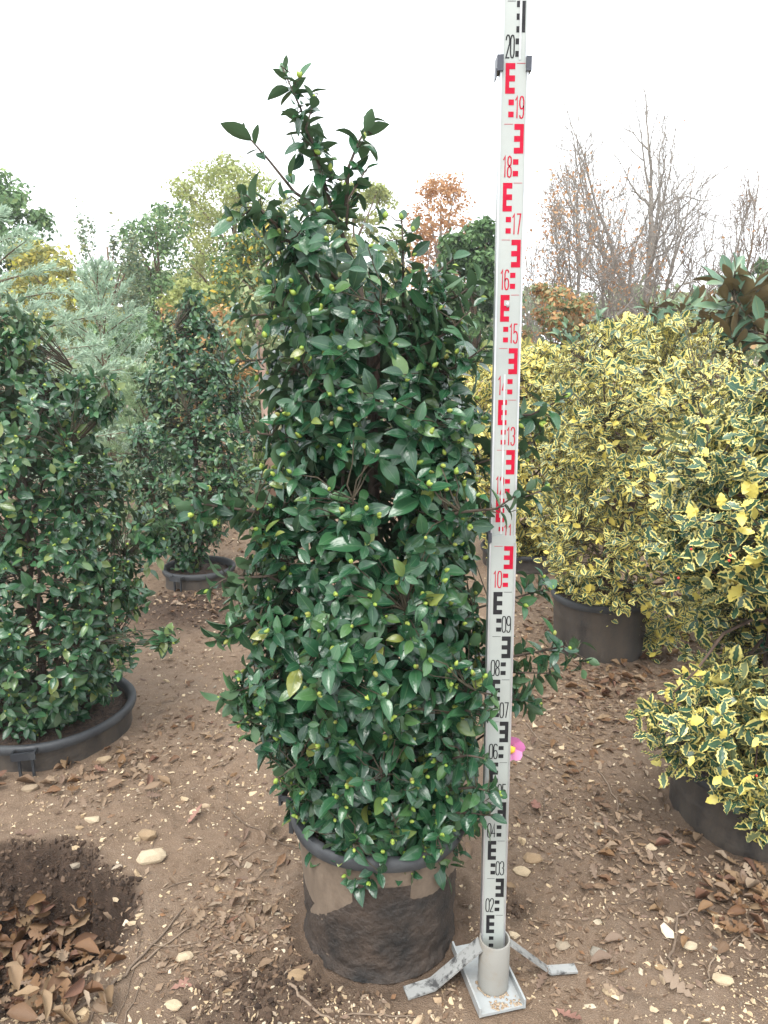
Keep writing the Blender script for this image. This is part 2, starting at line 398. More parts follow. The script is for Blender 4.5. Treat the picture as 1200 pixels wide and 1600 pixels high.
def wander(a, b, n, amp, rng, sag=0.0):
    t = np.linspace(0, 1, n)[:, None]; P = np.asarray(a) * (1 - t) + np.asarray(b) * t
    j = rng.normal(0, amp, (n, 3)); j[0] = 0; j[-1] = 0
    P = P + j; P[:, 2] += sag * np.sin(np.pi * t[:, 0]); return P
class Skeleton:
    """stems and branches of a shrub; each its own part; thin twigs joined"""
    def __init__(s, root, mat, rng): s.root, s.mat, s.rng = root, mat, rng; s.P = []; s.R = []
    def limb(s, name, P, r0, r1, n=6):
        P = np.asarray(P); r = np.linspace(r0, r1, len(P))
        obj(name, MB().tube(P, r, n).mesh(name, s.mat), s.root)
        t = np.linspace(0, len(P) - 1, len(P) * 4); i = np.clip(t.astype(int), 0, len(P) - 2); f = (t - i)[:, None]
        s.P.append(P[i] * (1 - f) + P[i+1] * f)
    def twigs(s, ends, mat, r=.0012, name='twigs', sides=3):
        A = np.concatenate(s.P); mb = MB()
        for e in ends:
            d = np.linalg.norm(A - e, axis=1) + np.maximum(0, A[:, 2] - e[2]) * 1.5
            b = A[np.argmin(d)]
            mb.tube(wander(b, e, 4, .006, s.rng, .02 * np.linalg.norm(e - b)), [r * 1.7, r * 1.4, r * 1.1, r], sides, cap=False)
        obj(name, mb.mesh(name, mat), s.root, kind='stuff')

def buds(root, P, D, rng, n_obj, size=.0145, name='bud'):
    """buds at shoot tips: the ones facing the camera are single parts"""
    n = rng.integers(1, 4, len(P)); rep = np.repeat(np.arange(len(P)), n)
    d = nrm(D[rep] + rng.normal(0, .35, (len(rep), 3))); M = frames(d, rng.normal(size=(len(rep), 3)), size * rng.uniform(.75, 1.25, len(rep)), P[rep] - d * .002)
    x, y, z = project(P[rep]); sc_ = z + .25 * (d @ CF)
    order = np.argsort(np.where((x > 0) & (x < 1200) & (y > 0) & (y < 1600), sc_, 99)); sel = order[:n_obj]
    for i in sel: obj(name, tpl_mesh(name, T_bud[0], M_bud), root, Matrix(M[i].tolist()))
    rest = np.ones(len(M), bool); rest[sel] = False
    me = bulk('small_buds', T_bud, np.zeros(rest.sum(), int), M[rest], M_bud)
    if me: obj('small_buds', me, root, kind='stuff')

# ------------------------------------------------------------------ ground
HOLE = (-1.08, 1.63, .40, .31)
POTS = {  # centre x, y, radius at the rim, height of the rim above the soil
    'main': (-.012, 1.67, .226, .358), 'ivy': (-1.33, 2.65, .33, .12), 'mid': (-1.17, 4.45, .222, .13),
    'holly': (1.09, 3.5, .245, .29), 'hollynear': (1.235, 2.15, .285, .20), 'hollyfar': (.98, 4.95, .30, .12), 'back': (-.78, 6.6, .30, .20), 'hollyback': (1.85, 5.2, .3, .12)}
def height(x, y):
    x = np.asarray(x, float); y = np.asarray(y, float)
    h = .05 * fbm(x * .9 + 3, y * .9, 3, 5) + .022 * fbm(x * 5, y * 5, 4, 9)
    near = np.exp(-np.maximum(0, y - 2.0) / 3.0)
    rough = .35 + sstep(.45, .7, vnoise(x * 1.7 + 9, y * 1.7, 33)) * 1.2
    h = h + near * rough * .030 * fbm(x * 24, y * 24, 5, 21)
    # damp hollow where a pot was lifted out
    q = np.sqrt(((x - HOLE[0]) / HOLE[2]) ** 2 + ((y - HOLE[1]) / HOLE[3]) ** 2) + .34 * fbm(x * 8, y * 8, 4, 41)
    k = 1 - sstep(.82, 1.04, q)
    h = h - .27 * k + .05 * k * fbm(x * 48, y * 48, 3, 67) + .13 * k * fbm(x * 22, y * 22, 5, 61) + .018 * np.exp(-((q - 1.15) / .16) ** 2)
    # churned soil round the tall pot and a fresh heap further up the path
    d = np.hypot(x + .012, y - 1.67)
    h = h + np.exp(-((d - .25) / .09) ** 2) * (.012 + .05 * fbm(x * 14, y * 14, 4, 71)) * (x < .2)
    d2 = np.hypot((x + .28) / .22, (y - 1.42) / .14); h = h + np.exp(-d2 ** 2) * (.01 + .05 * fbm(x * 17, y * 17, 4, 77))
    d3 = np.hypot((x + 1.12) / .34, (y - 3.93) / .30); h = h + np.exp(-d3 ** 2) * (.07 + .10 * fbm(x * 9, y * 9, 4, 83))
    h = h * (1 - .97 * np.exp(-((x - .26) / .25) ** 4 - ((y - 1.47) / .15) ** 4)) - .003 * np.exp(-((x - .26) / .25) ** 4 - ((y - 1.47) / .15) ** 4)
    d4 = np.hypot(x - .345, y - 1.745); h = h - .035 * np.exp(-(d4 / .05) ** 2)
    return h
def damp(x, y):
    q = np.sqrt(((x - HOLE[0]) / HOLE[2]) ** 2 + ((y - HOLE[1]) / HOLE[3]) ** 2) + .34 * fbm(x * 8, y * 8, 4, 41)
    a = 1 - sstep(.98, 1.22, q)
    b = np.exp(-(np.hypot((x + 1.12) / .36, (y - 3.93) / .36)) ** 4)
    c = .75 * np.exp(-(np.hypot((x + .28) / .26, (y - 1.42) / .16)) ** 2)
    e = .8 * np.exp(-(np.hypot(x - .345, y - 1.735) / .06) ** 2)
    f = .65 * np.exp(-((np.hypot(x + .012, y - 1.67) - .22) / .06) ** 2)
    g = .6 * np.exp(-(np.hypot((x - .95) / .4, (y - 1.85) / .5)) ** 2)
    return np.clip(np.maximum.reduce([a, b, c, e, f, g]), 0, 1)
def lines(lo, hi, step, far, grow):
    c = np.arange(lo, hi, step); out = list(c); s = step
    while out[-1] < far: s *= grow; out.append(out[-1] + s)
    return np.array(out)
ys = lines(1.15, 2.4, .0095, 140, 1.022)
ys = np.concatenate([[-6, -3, -1, 0, .5, .8, 1.0], ys])
xp = lines(0, 1.35, .011, 120, 1.045); xs = np.concatenate([-xp[:0:-1], xp])
X, Y = np.meshgrid(xs, ys)
Zg = height(X, Y)
V = np.stack([X.ravel(), Y.ravel(), Zg.ravel()], 1); nx, ny = len(xs), len(ys)
i = np.arange(nx * ny).reshape(ny, nx)
quads = np.stack([i[:-1, :-1], i[:-1, 1:], i[1:, 1:], i[1:, :-1]], -1).reshape(-1, 4)
m, t, b, _ = nodes_of('soil')
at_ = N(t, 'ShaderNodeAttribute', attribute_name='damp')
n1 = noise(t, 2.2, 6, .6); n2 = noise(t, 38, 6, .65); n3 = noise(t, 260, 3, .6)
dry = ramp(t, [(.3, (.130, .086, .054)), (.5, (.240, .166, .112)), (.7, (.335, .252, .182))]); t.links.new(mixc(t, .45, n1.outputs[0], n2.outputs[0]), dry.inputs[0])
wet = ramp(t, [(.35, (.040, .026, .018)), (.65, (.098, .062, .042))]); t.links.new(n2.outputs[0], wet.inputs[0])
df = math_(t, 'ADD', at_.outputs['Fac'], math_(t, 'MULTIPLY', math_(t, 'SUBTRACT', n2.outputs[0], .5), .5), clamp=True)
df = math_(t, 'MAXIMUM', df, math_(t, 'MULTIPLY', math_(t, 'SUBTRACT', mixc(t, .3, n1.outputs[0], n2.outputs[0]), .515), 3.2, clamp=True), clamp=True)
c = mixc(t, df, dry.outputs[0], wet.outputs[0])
spk = ramp(t, [(.60, 0), (.66, 1)]); t.links.new(n3.outputs[0], spk.inputs[0])
c = mixc(t, math_(t, 'MULTIPLY', spk.outputs[0], math_(t, 'SUBTRACT', .62, math_(t, 'MULTIPLY', df, .55))), c, (.48, .38, .27))
t.links.new(c, b.inputs['Base Color']); b.inputs['Roughness'].default_value = .85; b.inputs['Specular IOR Level'].default_value = .3
bump(t, mixc(t, .5, n2.outputs[0], n3.outputs[0]), 1.0, .022, b)
M_soil = m
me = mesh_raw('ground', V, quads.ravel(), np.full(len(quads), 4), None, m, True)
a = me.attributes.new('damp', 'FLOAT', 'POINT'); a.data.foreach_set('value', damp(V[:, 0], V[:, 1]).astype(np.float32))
def height(x, y):
    "height of the soil mesh itself"
    x = np.asarray(x, float); y = np.asarray(y, float)
    i_ = np.clip(np.searchsorted(xs, x) - 1, 0, nx - 2); j_ = np.clip(np.searchsorted(ys, y) - 1, 0, ny - 2)
    u_ = np.clip((x - xs[i_]) / (xs[i_ + 1] - xs[i_]), 0, 1); v_ = np.clip((y - ys[j_]) / (ys[j_ + 1] - ys[j_]), 0, 1)
    return (Zg[j_, i_] * (1 - u_) + Zg[j_, i_ + 1] * u_) * (1 - v_) + (Zg[j_ + 1, i_] * (1 - u_) + Zg[j_ + 1, i_ + 1] * u_) * v_
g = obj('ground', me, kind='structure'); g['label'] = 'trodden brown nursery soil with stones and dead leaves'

# ------------------------------------------------------------------ pots
def pot_mat(name, base, dusty, wet=None, wetz=.2):
    m, t, b, _ = nodes_of(name)
    tc = N(t, 'ShaderNodeTexCoord'); mp = N(t, 'ShaderNodeMapping'); mp.inputs['Scale'].default_value = (1, 1, .35); t.links.new(tc.outputs['Object'], mp.inputs[0])
    n = noise(t, 9, 6, .65, vec=mp.outputs[0]); n2 = noise(t, 130, 4)
    f = ramp(t, [(.38, 0), (.60, 1)]); t.links.new(mixc(t, .25, n.outputs[0], n2.outputs[0]), f.inputs[0])
    c = mixc(t, f.outputs[0], base, dusty); t.links.new(c, b.inputs['Base Color'])
    rr = ramp(t, [(0, .45), (1, .85)]); t.links.new(f.outputs[0], rr.inputs[0]); t.links.new(rr.outputs[0], b.inputs['Roughness'])
    bump(t, n2.outputs[0], .25, .002, b); return m
M_rim = pot_mat('black_pot_rim', (.022, .025, .03), (.055, .058, .06))
M_wall_main = pot_mat('dusty_pot_wall', (.09, .068, .05), (.19, .145, .105))
M_wall = pot_mat('grey_pot_wall', (.026, .025, .025), (.085, .068, .052))
M_crust = simple('wet_mud', (.012, .011, .010), (.062, .043, .031), 12, .75, .9, .012, bscale=60)
M_mulch = simple('potting_soil', (.035, .022, .016), (.12, .075, .05), 60, .95, 1.0, .02)
def pot(key, label, R0, top, wallmat, below=.3, handles=(), ribs=0, crust=False, tilt=0.0, soil_drop=.045):
    cx, cy, R, h = POTS[key]
    gz = float(height(cx, cy - R))
    zb = -.004 if crust else -below; zt = h
    root = thing('plant_pot', label, 'plant pot', (cx, cy, 0))
    def fin(mb):
        for V in mb.V:
            k = np.clip((V[:, 2] - 0.03) / max(zt, .05), 0, 1.2); V[:, 2] -= tilt * (V[:, 0] - cx) * k
        return mb
    Rw = R - .02
    wob = lambda q, z: (.004 * math.exp(-((z - (zt - .115)) / .006) ** 2) if not crust else 0) + .004 * math.sin(2 * q + 1) + .0025 * math.sin(5 * q + .4) + (ribs and (.004 * max(0, math.cos(ribs * q)) ** 6))
    mb = MB().lathe([(R0 - .02, zb + .001), (R0, zb), (R0 + .004, zb + .02)] + [(R0 + (Rw - R0) * s + .004, zb + .02 + (zt - .03 - zb - .02) * s) for s in ([.2, .4, .6, .8, 1] if crust else np.linspace(.04, 1, 40))] + [(Rw - .012, zt - .03), (Rw - .02, zt - .12)], 72, (cx, cy, 0), wob)
    wall = obj('wall', smooth_by_angle(fin(mb).mesh('wall', wallmat), 50), root)
    ring = [(Rw + .001, zt - .034), (R - .004, zt - .032), (R, zt - .022), (R, zt - .008), (R - .006, zt), (R - .018, zt + .001), (R - .028, zt - .006), (R - .031, zt - .03), (Rw - .03, zt - .12)]
    rim = obj('rim', smooth_by_angle(fin(MB().lathe(ring, 72, (cx, cy, 0), wob)).mesh('rim', M_rim), 50), root)
    for ang in handles:
        q = R_(ang); ca, sa = math.cos(q), math.sin(q); Mz = Matrix.Translation((cx, cy, 0)) @ Matrix.Rotation(q, 4, 'Z')
        hb = MB().box((R - .004, -.040, zt - .016), (R + .030, -.034, zt - .004), Mz).box((R - .004, .034, zt - .016), (R + .030, .040, zt - .004), Mz)
        hb.box((R + .026, -.040, zt - .030), (R + .033, .040, zt - .002), Mz).box((R + .001, -.026, zt - .115), (R + .012, -.018, zt - .017), Mz).box((R + .001, .018, zt - .115), (R + .012, .026, zt - .017), Mz)
        obj('handle', fin(hb).mesh('handle', M_rim, False), root)
    rs = np.linspace(0, R - .027, 12); n = 40; Vv = [(cx, cy, zt - soil_drop + .02)]; F = []
    for i_, r in enumerate(rs[1:]):
        for j in range(n):
            q = 2 * math.pi * j / n; x = cx + r * math.cos(q); y = cy + r * math.sin(q)
            Vv.append((x, y, zt - soil_drop + .02 * (1 - r / R) + .03 * float(fbm(np.array(x * 30), np.array(y * 30), 3, 7))))
    for j in range(n): F.append((0, 1 + j, 1 + (j + 1) % n))
    for i_ in range(len(rs) - 2):
        for j in range(n): a_ = 1 + i_ * n; F.append((a_ + j, a_ + n + j, a_ + n + (j + 1) % n, a_ + (j + 1) % n))
    obj('potting_soil', fin(MB().add(Vv, F)).mesh('potting_soil', M_mulch), root)
    if crust:
        n, mz = 200, 44; Vv = []; F = []
        Q, ZZ = np.meshgrid(2 * math.pi * np.arange(n) / n, .004 + .27 * np.arange(mz) / (mz - 1)); cq, sq = np.cos(Q), np.sin(Q)
        edge = .178 + .018 * np.sin(Q + 2.6) + .035 * fbm(cq * 2.5 + 4, sq * 2.5 + 4, 5, 3)
        th = .002 + .004 * np.clip(1 - ZZ / .2, 0, 1) + .012 * fbm(cq * 7 + sq * 3 + 9, ZZ * 40 + sq * 8, 5, 13)
        off = np.clip((edge - ZZ) * .12, -.004, 1); off = np.where(off > 0, np.minimum(off, np.maximum(.0012, th)), off)
        r = R0 + (Rw - R0) * np.minimum(1, ZZ / (zt - .05)) + .004 + off + np.clip(.03 - ZZ, 0, 1) * .4
        Vv = np.stack([cx + r * cq, cy + r * sq, ZZ], -1).reshape(-1, 3)
        for a_ in range(mz - 1):
            for j in range(n): F.append((a_*n+j, a_*n+(j+1) % n, (a_+1)*n+(j+1) % n, (a_+1)*n+j))
        obj('mud_crust', fin(MB().add(Vv, F)).mesh('mud_crust', M_crust), wall)
    return root
pot('main', 'tall black pot, lower half caked in wet mud, holding the tall camellia', .181, 0, M_wall_main, handles=(168,), crust=True, tilt=.055)
pot('ivy', 'wide black pot sunk in soil beside the muddy hollow', .27, 0, M_wall, handles=(-78,))
pot('mid', 'black pot sunk in the soil behind the heap of fresh dark earth', .19, 0, M_wall, handles=(-110,))
pot('holly', 'black pot standing on the soil under the bushy yellow-edged holly', .20, 0, M_wall)
pot('hollynear', 'grey ribbed pot partly hidden by hanging holly sprays and dead leaves', .262, 0, M_wall, ribs=22)
pot('hollyfar', 'dark pot sunk in the soil beneath the yellow holly behind the staff', .27, 0, M_wall)
pot('back', 'dark pot standing far up the path beside green weeds', .26, 0, M_wall)

# ------------------------------------------------------------------ staff stand and measuring staff
def paint_mat(name, col, rust, amount, rough=.45, scale=14):
    m, t, b, _ = nodes_of(name)
    n = noise(t, scale, 7, .7); f = ramp(t, [(.5, 0), (.5 + amount, 1)]); t.links.new(n.outputs[0], f.inputs[0])
    n2 = noise(t, 5, 4); g_ = ramp(t, [(.3, .78), (.7, 1)]); t.links.new(n2.outputs[0], g_.inputs[0])
    c = mixc(t, f.outputs[0], mixc(t, 1, col, g_.outputs[0], 'MULTIPLY'), rust); t.links.new(c, b.inputs['Base Color']); b.inputs['Roughness'].default_value = rough
    bump(t, f.outputs[0], .15, .001, b); return m
M_stand = paint_mat('worn_grey_paint', (.27, .265, .24), (.22, .17, .12), .35, .45)
M_leg = paint_mat('chipped_grey_paint', (.30, .305, .295), (.06, .06, .06), .12, .45, 45)
M_base = paint_mat('pale_grey_paint', (.37, .39, .39), (.25, .19, .13), .4, .35)
M_face = paint_mat('staff_face', (.37, .395, .37), (.27, .27, .24), .5, .35, 10)
M_alu = simple('aluminium_edge', (.42, .43, .44), (.55, .56, .57), 20, .35, 0, metallic=.6)
M_blk = simple('black_print', (.012, .012, .013), (.022, .022, .024), 60, .6, 0, spec=.2)
M_red = simple('red_print', (.36, .004, .022), (.44, .007, .035), 60, .6, 0, spec=.15)
M_clamp = simple('dark_plastic', (.03, .033, .045), (.06, .064, .08), 40, .45, 0)
M_rust = simple('weld_rust', (.30, .20, .12), (.45, .36, .26), 60, .8, .6, .003)
M_slot = simple('grey_slot', (.36, .37, .37), (.5, .51, .5), 40, .4, 0)

S0 = at(771, 1500, 1.468); SB = np.array([at(769, 1440, 1.468)[0], 1.468, .0]); ST = at(804.5, 97.5, 1.468)
ax_x = (ST[0] - at(771.5, 1430, 1.468)[0]) / 1.8                 # slight lean to the side
SX = at(771.5, 1430, 1.468)[0] - ax_x * .2
SY = 1.468
stand = thing('staff_stand', 'worn grey steel tube stand with channel foot holding the measuring staff', 'stand', (SX, SY, 0))
tx, ty = SX + .001, SY - .006; TR = .0365
tz0, tz1 = .012, .142
prof = [(TR, tz0), (TR, tz1 - .002), (TR - .001, tz1), (TR - .004, tz1), (TR - .0045, tz1 - .002), (TR - .0045, tz0)]
tube_ = obj('tube', smooth_by_angle(MB().lathe(prof, 48, (tx, ty, 0)).mesh('tube', M_stand), 40), stand)
rr_ = np.random.default_rng(5)
def lumps(pts, lo, hi, seed):
    mb = MB(); r = np.random.default_rng(seed)
    for k_, p in enumerate(pts):
        t_ = hull_tpl(200 + seed + k_ % 5, 10, (1, .8, .35)); sz = r.uniform(lo, hi); q = r.uniform(0, 6.28); c_, s_ = math.cos(q), math.sin(q)
        mb.addraw(t_['v'] * sz @ np.array([[c_, -s_, 0], [s_, c_, 0], [0, 0, 1]]).T + np.asarray(p), t_['l'], t_['s'])
    return mb
pts = [(tx + (TR + .001 + .003 * rr_.random()) * math.cos(q), ty + (TR + .001 + .003 * rr_.random()) * math.sin(q), .013) for q in rr_.uniform(math.pi * .95, math.pi * 1.75, 60)]
obj('weld', lumps(pts, .0012, .0042, 3).mesh('weld', M_rust), tube_)
fl, fr_ = gp(752, 1592), gp(816, 1578); bl = gp(724, 1478)
u = nrm(fr_ - fl); wid = .104; lng = .20
fwd = np.array([-u[1], u[0], 0])
o0 = fl.copy(); o0[2] = 0
Mb = Matrix(((u[0], fwd[0], 0, o0[0]), (u[1], fwd[1], 0, o0[1]), (0, 0, 1, .004), (0, 0, 0, 1)))
ch = MB().box((0, 0, 0), (wid, lng, .007), Mb).box((-.005, 0, -.001), (-.0003, lng, .024), Mb).box((wid + .0003, 0, -.001), (wid + .005, lng, .024), Mb)
base = obj('channel_foot', ch.mesh('channel_foot', M_base, False), stand)
pts = [np.array(Mb @ Vector((rr_.uniform(.03, .1), abs(rr_.normal(0, .012)) + .003, .0075)))[:3] for _ in range(70)]
obj('soil_smear', lumps(pts, .0015, .006, 9).mesh('soil_smear', M_rust), base)
def leg(a, k, f, wdt):
    """flat bar from collar to knee, with a flat foot turned outward"""
    a, k, f = map(np.asarray, (a, k, f)); d = nrm(k - a); side = nrm(np.cross(d, [0, 0, 1.0])) ; side = nrm(np.cross(np.cross(d, side), d)); nr = np.cross(d, side)
    h = wdt / 2; tt = .0025
    side = np.array([-.25, 1, 0]) - (np.array([-.25, 1, 0]) @ d) * d; side = nrm(side); nr = np.cross(d, side)
    V = []
    for p in (a, k):
        for s1, s2 in ((-1, -1), (1, -1), (1, 1), (-1, 1)): V.append(p + side * h * s1 + nr * tt * s2)
    d2 = nrm(f - k); s2_ = nrm(side - (side @ d2) * d2); s2_[2] = 0; s2_ = nrm(s2_); n2_ = np.cross(d2, s2_)
    for p in (k + d2 * .002, f):
        for s1, s2 in ((-1, -1), (1, -1), (1, 1), (-1, 1)): V.append(p + s2_ * h * s1 + n2_ * tt * s2)
    F = []
    for o in (0, 8):
        F += [(o, o+1, o+5, o+4), (o+1, o+2, o+6, o+5), (o+2, o+3, o+7, o+6), (o+3, o, o+4, o+7), (o, o+3, o+2, o+1), (o+4, o+5, o+6, o+7)]
    F += [(4, 5, 9, 8), (5, 6, 10, 9), (6, 7, 11, 10), (7, 4, 8, 11)]
    return MB().add(V, F)
kl = gp(676, 1538, .008); fl2 = gp(634, 1552, .005)
obj('leg', leg((tx - TR + .002, ty - .004, .128), kl, fl2, .036).mesh('leg', M_leg, False), stand)
kr = gp(858, 1516, .008); fr2 = gp(900, 1513, .005)
obj('leg', leg((tx + TR - .002, ty + .004, .128), kr, fr2, .026).mesh('leg', M_leg, False), stand)

staff = thing('measuring_staff', 'white telescopic measuring staff with red and black graduations in steel stand', 'measuring staff', (SX, SY, .016))
def staffM(y0):
    """staff frame: u across, v depth, w up the staff"""
    return np.array([[1, 0, ax_x], [0, 1, 0], [0, 0, 1]]), np.array([SX, SY + y0, 0])
A3, _ = staffM(0)
def sv(V, y0=0.0):
    V = np.asarray(V, float); return V @ A3.T + np.array([SX, SY + y0, 0])
def sbox(mb, lo, hi):
    k = MB().box(lo, hi); return mb.addraw(sv(k.V[0]), k.L, k.S)
W1, W2, W3 = .0535, .0490, .0435
SECT = {}
for nm, Wd, z0, z1, y0, dep in (('lower_section', W1, .016, 1.106, 0, .026), ('middle_section', W2, 1.02, 2.004, .003, .020), ('upper_section', W3, 1.9, 2.32, .006, .015)):
    mb = MB(); sbox(mb, (-Wd/2, y0, z0), (Wd/2, y0 + dep, z1))
    s_ = obj(nm, mb.mesh(nm, M_face, False), staff); SECT[nm] = s_
    for sg in (-1, 1):
        mb = MB(); a_, b_ = sorted((sg * (Wd/2 - .0022), sg * (Wd/2 + .0012))); sbox(mb, (a_, y0 - .0016, z0), (b_, y0 + dep + .001, z1 - .001)); obj('edge_rail', mb.mesh('edge_rail', M_alu, False), s_)
# raised lip of the middle section, clamps
mb = MB(); sbox(mb, (-W2/2 + .001, -.0005, 1.106), (W2/2 + .002, .003, 1.122)); obj('collar', mb.mesh('collar', M_face, False), SECT['lower_section'])
def clamp(x0, x1, y0, y1, z0, z1, sec):
    mb = MB(); sbox(mb, (x0, y0, z0), (x1, y1, z1)); me = mb.mesh('clamp', M_clamp, False)
    o = obj('clamp', me, SECT[sec]); return o
clamp(-W2/2 - .0075, -W2/2 + .004, -.004, .028, 1.986, 2.012, 'middle_section'); clamp(W2/2 - .004, W2/2 + .0055, -.004, .028, 1.986, 2.010, 'middle_section')
clamp(-W1/2 - .004, -W1/2 + .003, -.003, .03, 1.108, 1.128, 'lower_section')
clamp(-W2/2 - .0095, -W2/2 - .0076, -.002, .02, 1.974, 1.99, 'middle_section')
# graduations
DIG = {'0': [[(0,.2),(0,.8),(.2,.97),(.5,1),(.8,.97),(1,.8),(1,.2),(.8,.03),(.5,0),(.2,.03),(0,.2)]],
 '1': [[(.2,.82),(.62,1),(.62,0)]],
 '2': [[(0,.78),(.08,.92),(.3,1),(.7,1),(.92,.92),(1,.78),(.95,.62),(0,0),(1,0)]],
 '3': [[(0,.82),(.1,.95),(.4,1),(.75,.98),(1,.82),(1,.65),(.8,.53),(.45,.52)],[(.8,.53),(1,.4),(1,.18),(.8,.03),(.45,0),(.1,.05),(0,.18)]],
 '4': [[(.72,0),(.72,1),(0,.28),(1,.28)]],
 '5': [[(.95,1),(.1,1),(.05,.55),(.4,.62),(.8,.58),(1,.42),(1,.2),(.8,.03),(.4,0),(.08,.05),(0,.16)]],
 '6': [[(.98,.86),(.8,.98),(.5,1),(.2,.97),(0,.8),(0,.2),(.2,.03),(.5,0),(.8,.03),(1,.2),(1,.4),(.8,.54),(.5,.57),(.2,.54),(0,.42)]],
 '7': [[(0,1),(1,1),(.4,0)]],
 '8': [[(.5,.53),(.15,.6),(.04,.75),(.15,.94),(.5,1),(.85,.94),(.96,.75),(.85,.6),(.5,.53),(.12,.45),(0,.25),(.12,.05),(.5,0),(.88,.05),(1,.25),(.88,.45),(.5,.53)]],
 '9': [[(.02,.14),(.2,.02),(.5,0),(.8,.03),(1,.2),(1,.8),(.8,.97),(.5,1),(.2,.97),(0,.8),(0,.6),(.2,.46),(.5,.43),(.8,.46),(1,.58)]]}
def ribbon(mb, pts, w, y):
    P = np.array(pts); n = len(P); off = []
    for i in range(n):
        d0 = P[i] - P[i-1] if i else P[1] - P[0]; d1 = P[i+1] - P[i] if i < n-1 else P[-1] - P[-2]
        d0 = d0 / np.linalg.norm(d0); d1 = d1 / np.linalg.norm(d1); t_ = d0 + d1; t_ = t_ / (np.linalg.norm(t_) + 1e-9); nn = np.array([-t_[1], t_[0]])
        off.append(nn * w / 2 / max(.45, abs(nn @ np.array([-d0[1], d0[0]]))))
    off = np.array(off); V = []
    for i in range(n):
        for sgn in (1, -1):
            q = P[i] + sgn * off[i]; V.append((q[0], y, q[1]))
    mb.addraw(sv(V), [k for i in range(n-1) for k in (2*i, 2*i+1, 2*i+3, 2*i+2)], [4] * (n-1))
for k in range(1, 23):
    sec, Wd, y0 = ('lower_section', W1, 0) if k <= 10 else (('middle_section', W2, .003) if k < 20 else ('upper_section', W3, .006))
    if k == 11: pass
    col = M_red if 10 <= k < 20 else M_blk; odd = k % 2 == 1; z0 = k * .1; y = y0 - .0004
    U = lambda f: (f - .5) * Wd
    if z0 + .1 > (1.106 if k <= 10 else 2.004 if k < 20 else 2.3) + .02: continue
    mb = MB(); e0, e1 = (U(.175), U(.53)) if odd else (U(.55), U(.91)); sp0, sp1 = (e0, U(.32)) if odd else (U(.77), e1)
    zz = z0 + .05
    if k == 1: zz0 = zz
    sbox(mb, (sp0, y, zz), (sp1, y + .0003, zz + .05))
    for q in (0, .02, .04): sbox(mb, ((sp1 if odd else e0), y, zz + q), ((e1 if odd else sp0), y + .0003, zz + q + .01))
    sec_o = SECT[sec]
    obj('scale_bar_mark', mb.mesh('scale_bar_mark', col, False), sec_o)
    for q in (.013, .033):
        mb = MB(); a_, b_ = (.31, .51) if odd else (.53, .735); sbox(mb, (U(a_), y, z0 + q - .002), (U(b_), y + .0003, z0 + q + .0075)); obj('square_mark', mb.mesh('square_mark', col, False), sec_o)
    if k >= 2:
        txt = '%02d' % k; d0 = .545 if odd else .145
        if k == 11 : d0 = .53
        for c_i, ch_ in enumerate(txt):
            mb = MB(); x0 = U(d0 + c_i * .185); ww = .145 * Wd
            for stroke in DIG[ch_]: ribbon(mb, [(x0 + p[0] * ww, z0 + .0095 + p[1] * .036) for p in stroke], .0023, y - .0001)
            obj('numeral', mb.mesh('numeral', col, False), sec_o)
    mb = MB(); a_, b_ = (.58, .9) if odd else (.17, .5); sbox(mb, (U(a_), y, z0 + .0992), (U(b_), y + .0003, z0 + .1)); obj('line_mark', mb.mesh('line_mark', col, False), sec_o)
# worn slots drawn as raised grey strips, their glare put into the colour
mb = MB(); sbox(mb, (-.0062, .0018, 1.125), (-.0024, .0022, 1.45)); obj('glare_strip', mb.mesh('glare_strip', M_slot, False), SECT['middle_section'])
mb = MB(); sbox(mb, (.0075, .0048, 2.006), (.0115, .0052, 2.3)); obj('glare_strip', mb.mesh('glare_strip', M_slot, False), SECT['upper_section'])
mb = MB().lathe([(0, 0), (.0032, .0), (.0032, .0012), (.0, .0016)], 14); vv = mb.V[0]; vv = np.stack([vv[:, 0] - .002, .0024 - vv[:, 2], vv[:, 1] * 1.7 + 1.582], 1)
obj('rivet', MB().addraw(sv(vv), mb.L, mb.S).mesh('rivet', M_slot), SECT['middle_section'])

# ------------------------------------------------------------------ shrubs
def env(rows, Y):
    a = np.array([(at(xl, y, Y)[2], at(xl, y, Y)[0], at(xr, y, Y)[0]) for y, xl, xr in rows]); return a[np.argsort(a[:, 0])]
def sample(e, Yc, n, rng, lo, hi, depth=.95, dmax=9, seed=0, lump=.18):
    z = rng.uniform(e[0, 0], e[-1, 0], n * 3); wl = np.interp(z, e[:, 0], e[:, 1]); wr = np.interp(z, e[:, 0], e[:, 2]); hw = (wr - wl) / 2
    k = rng.random(n * 3) < (hw + .04) / (hw.max() + .04); z, wl, wr, hw = z[k][:n], wl[k][:n], wr[k][:n], hw[k][:n]
    q = rng.uniform(0, 2 * math.pi, len(z)); f = np.sqrt(rng.uniform(lo * lo, hi * hi, len(z)))
    f = f * (1 + lump * 2 * fbm(q * 1.6 + 5, z * 6, 3, seed))
    cx = (wl + wr) / 2; hy = np.minimum(hw * depth, dmax)
    P = np.stack([cx + hw * f * np.cos(q), Yc + hy * f * np.sin(q), z], 1)
    O = np.stack([np.cos(q), np.sin(q), np.zeros_like(q)], 1); return P, O
def shoot_dirs(O, rng, up=.5, j=.35): return nrm(O * .9 + np.array([0, 0, up]) + rng.normal(0, j, O.shape))
def path_px(pts): return np.array([at(x, y, Y) for x, y, Y in pts])

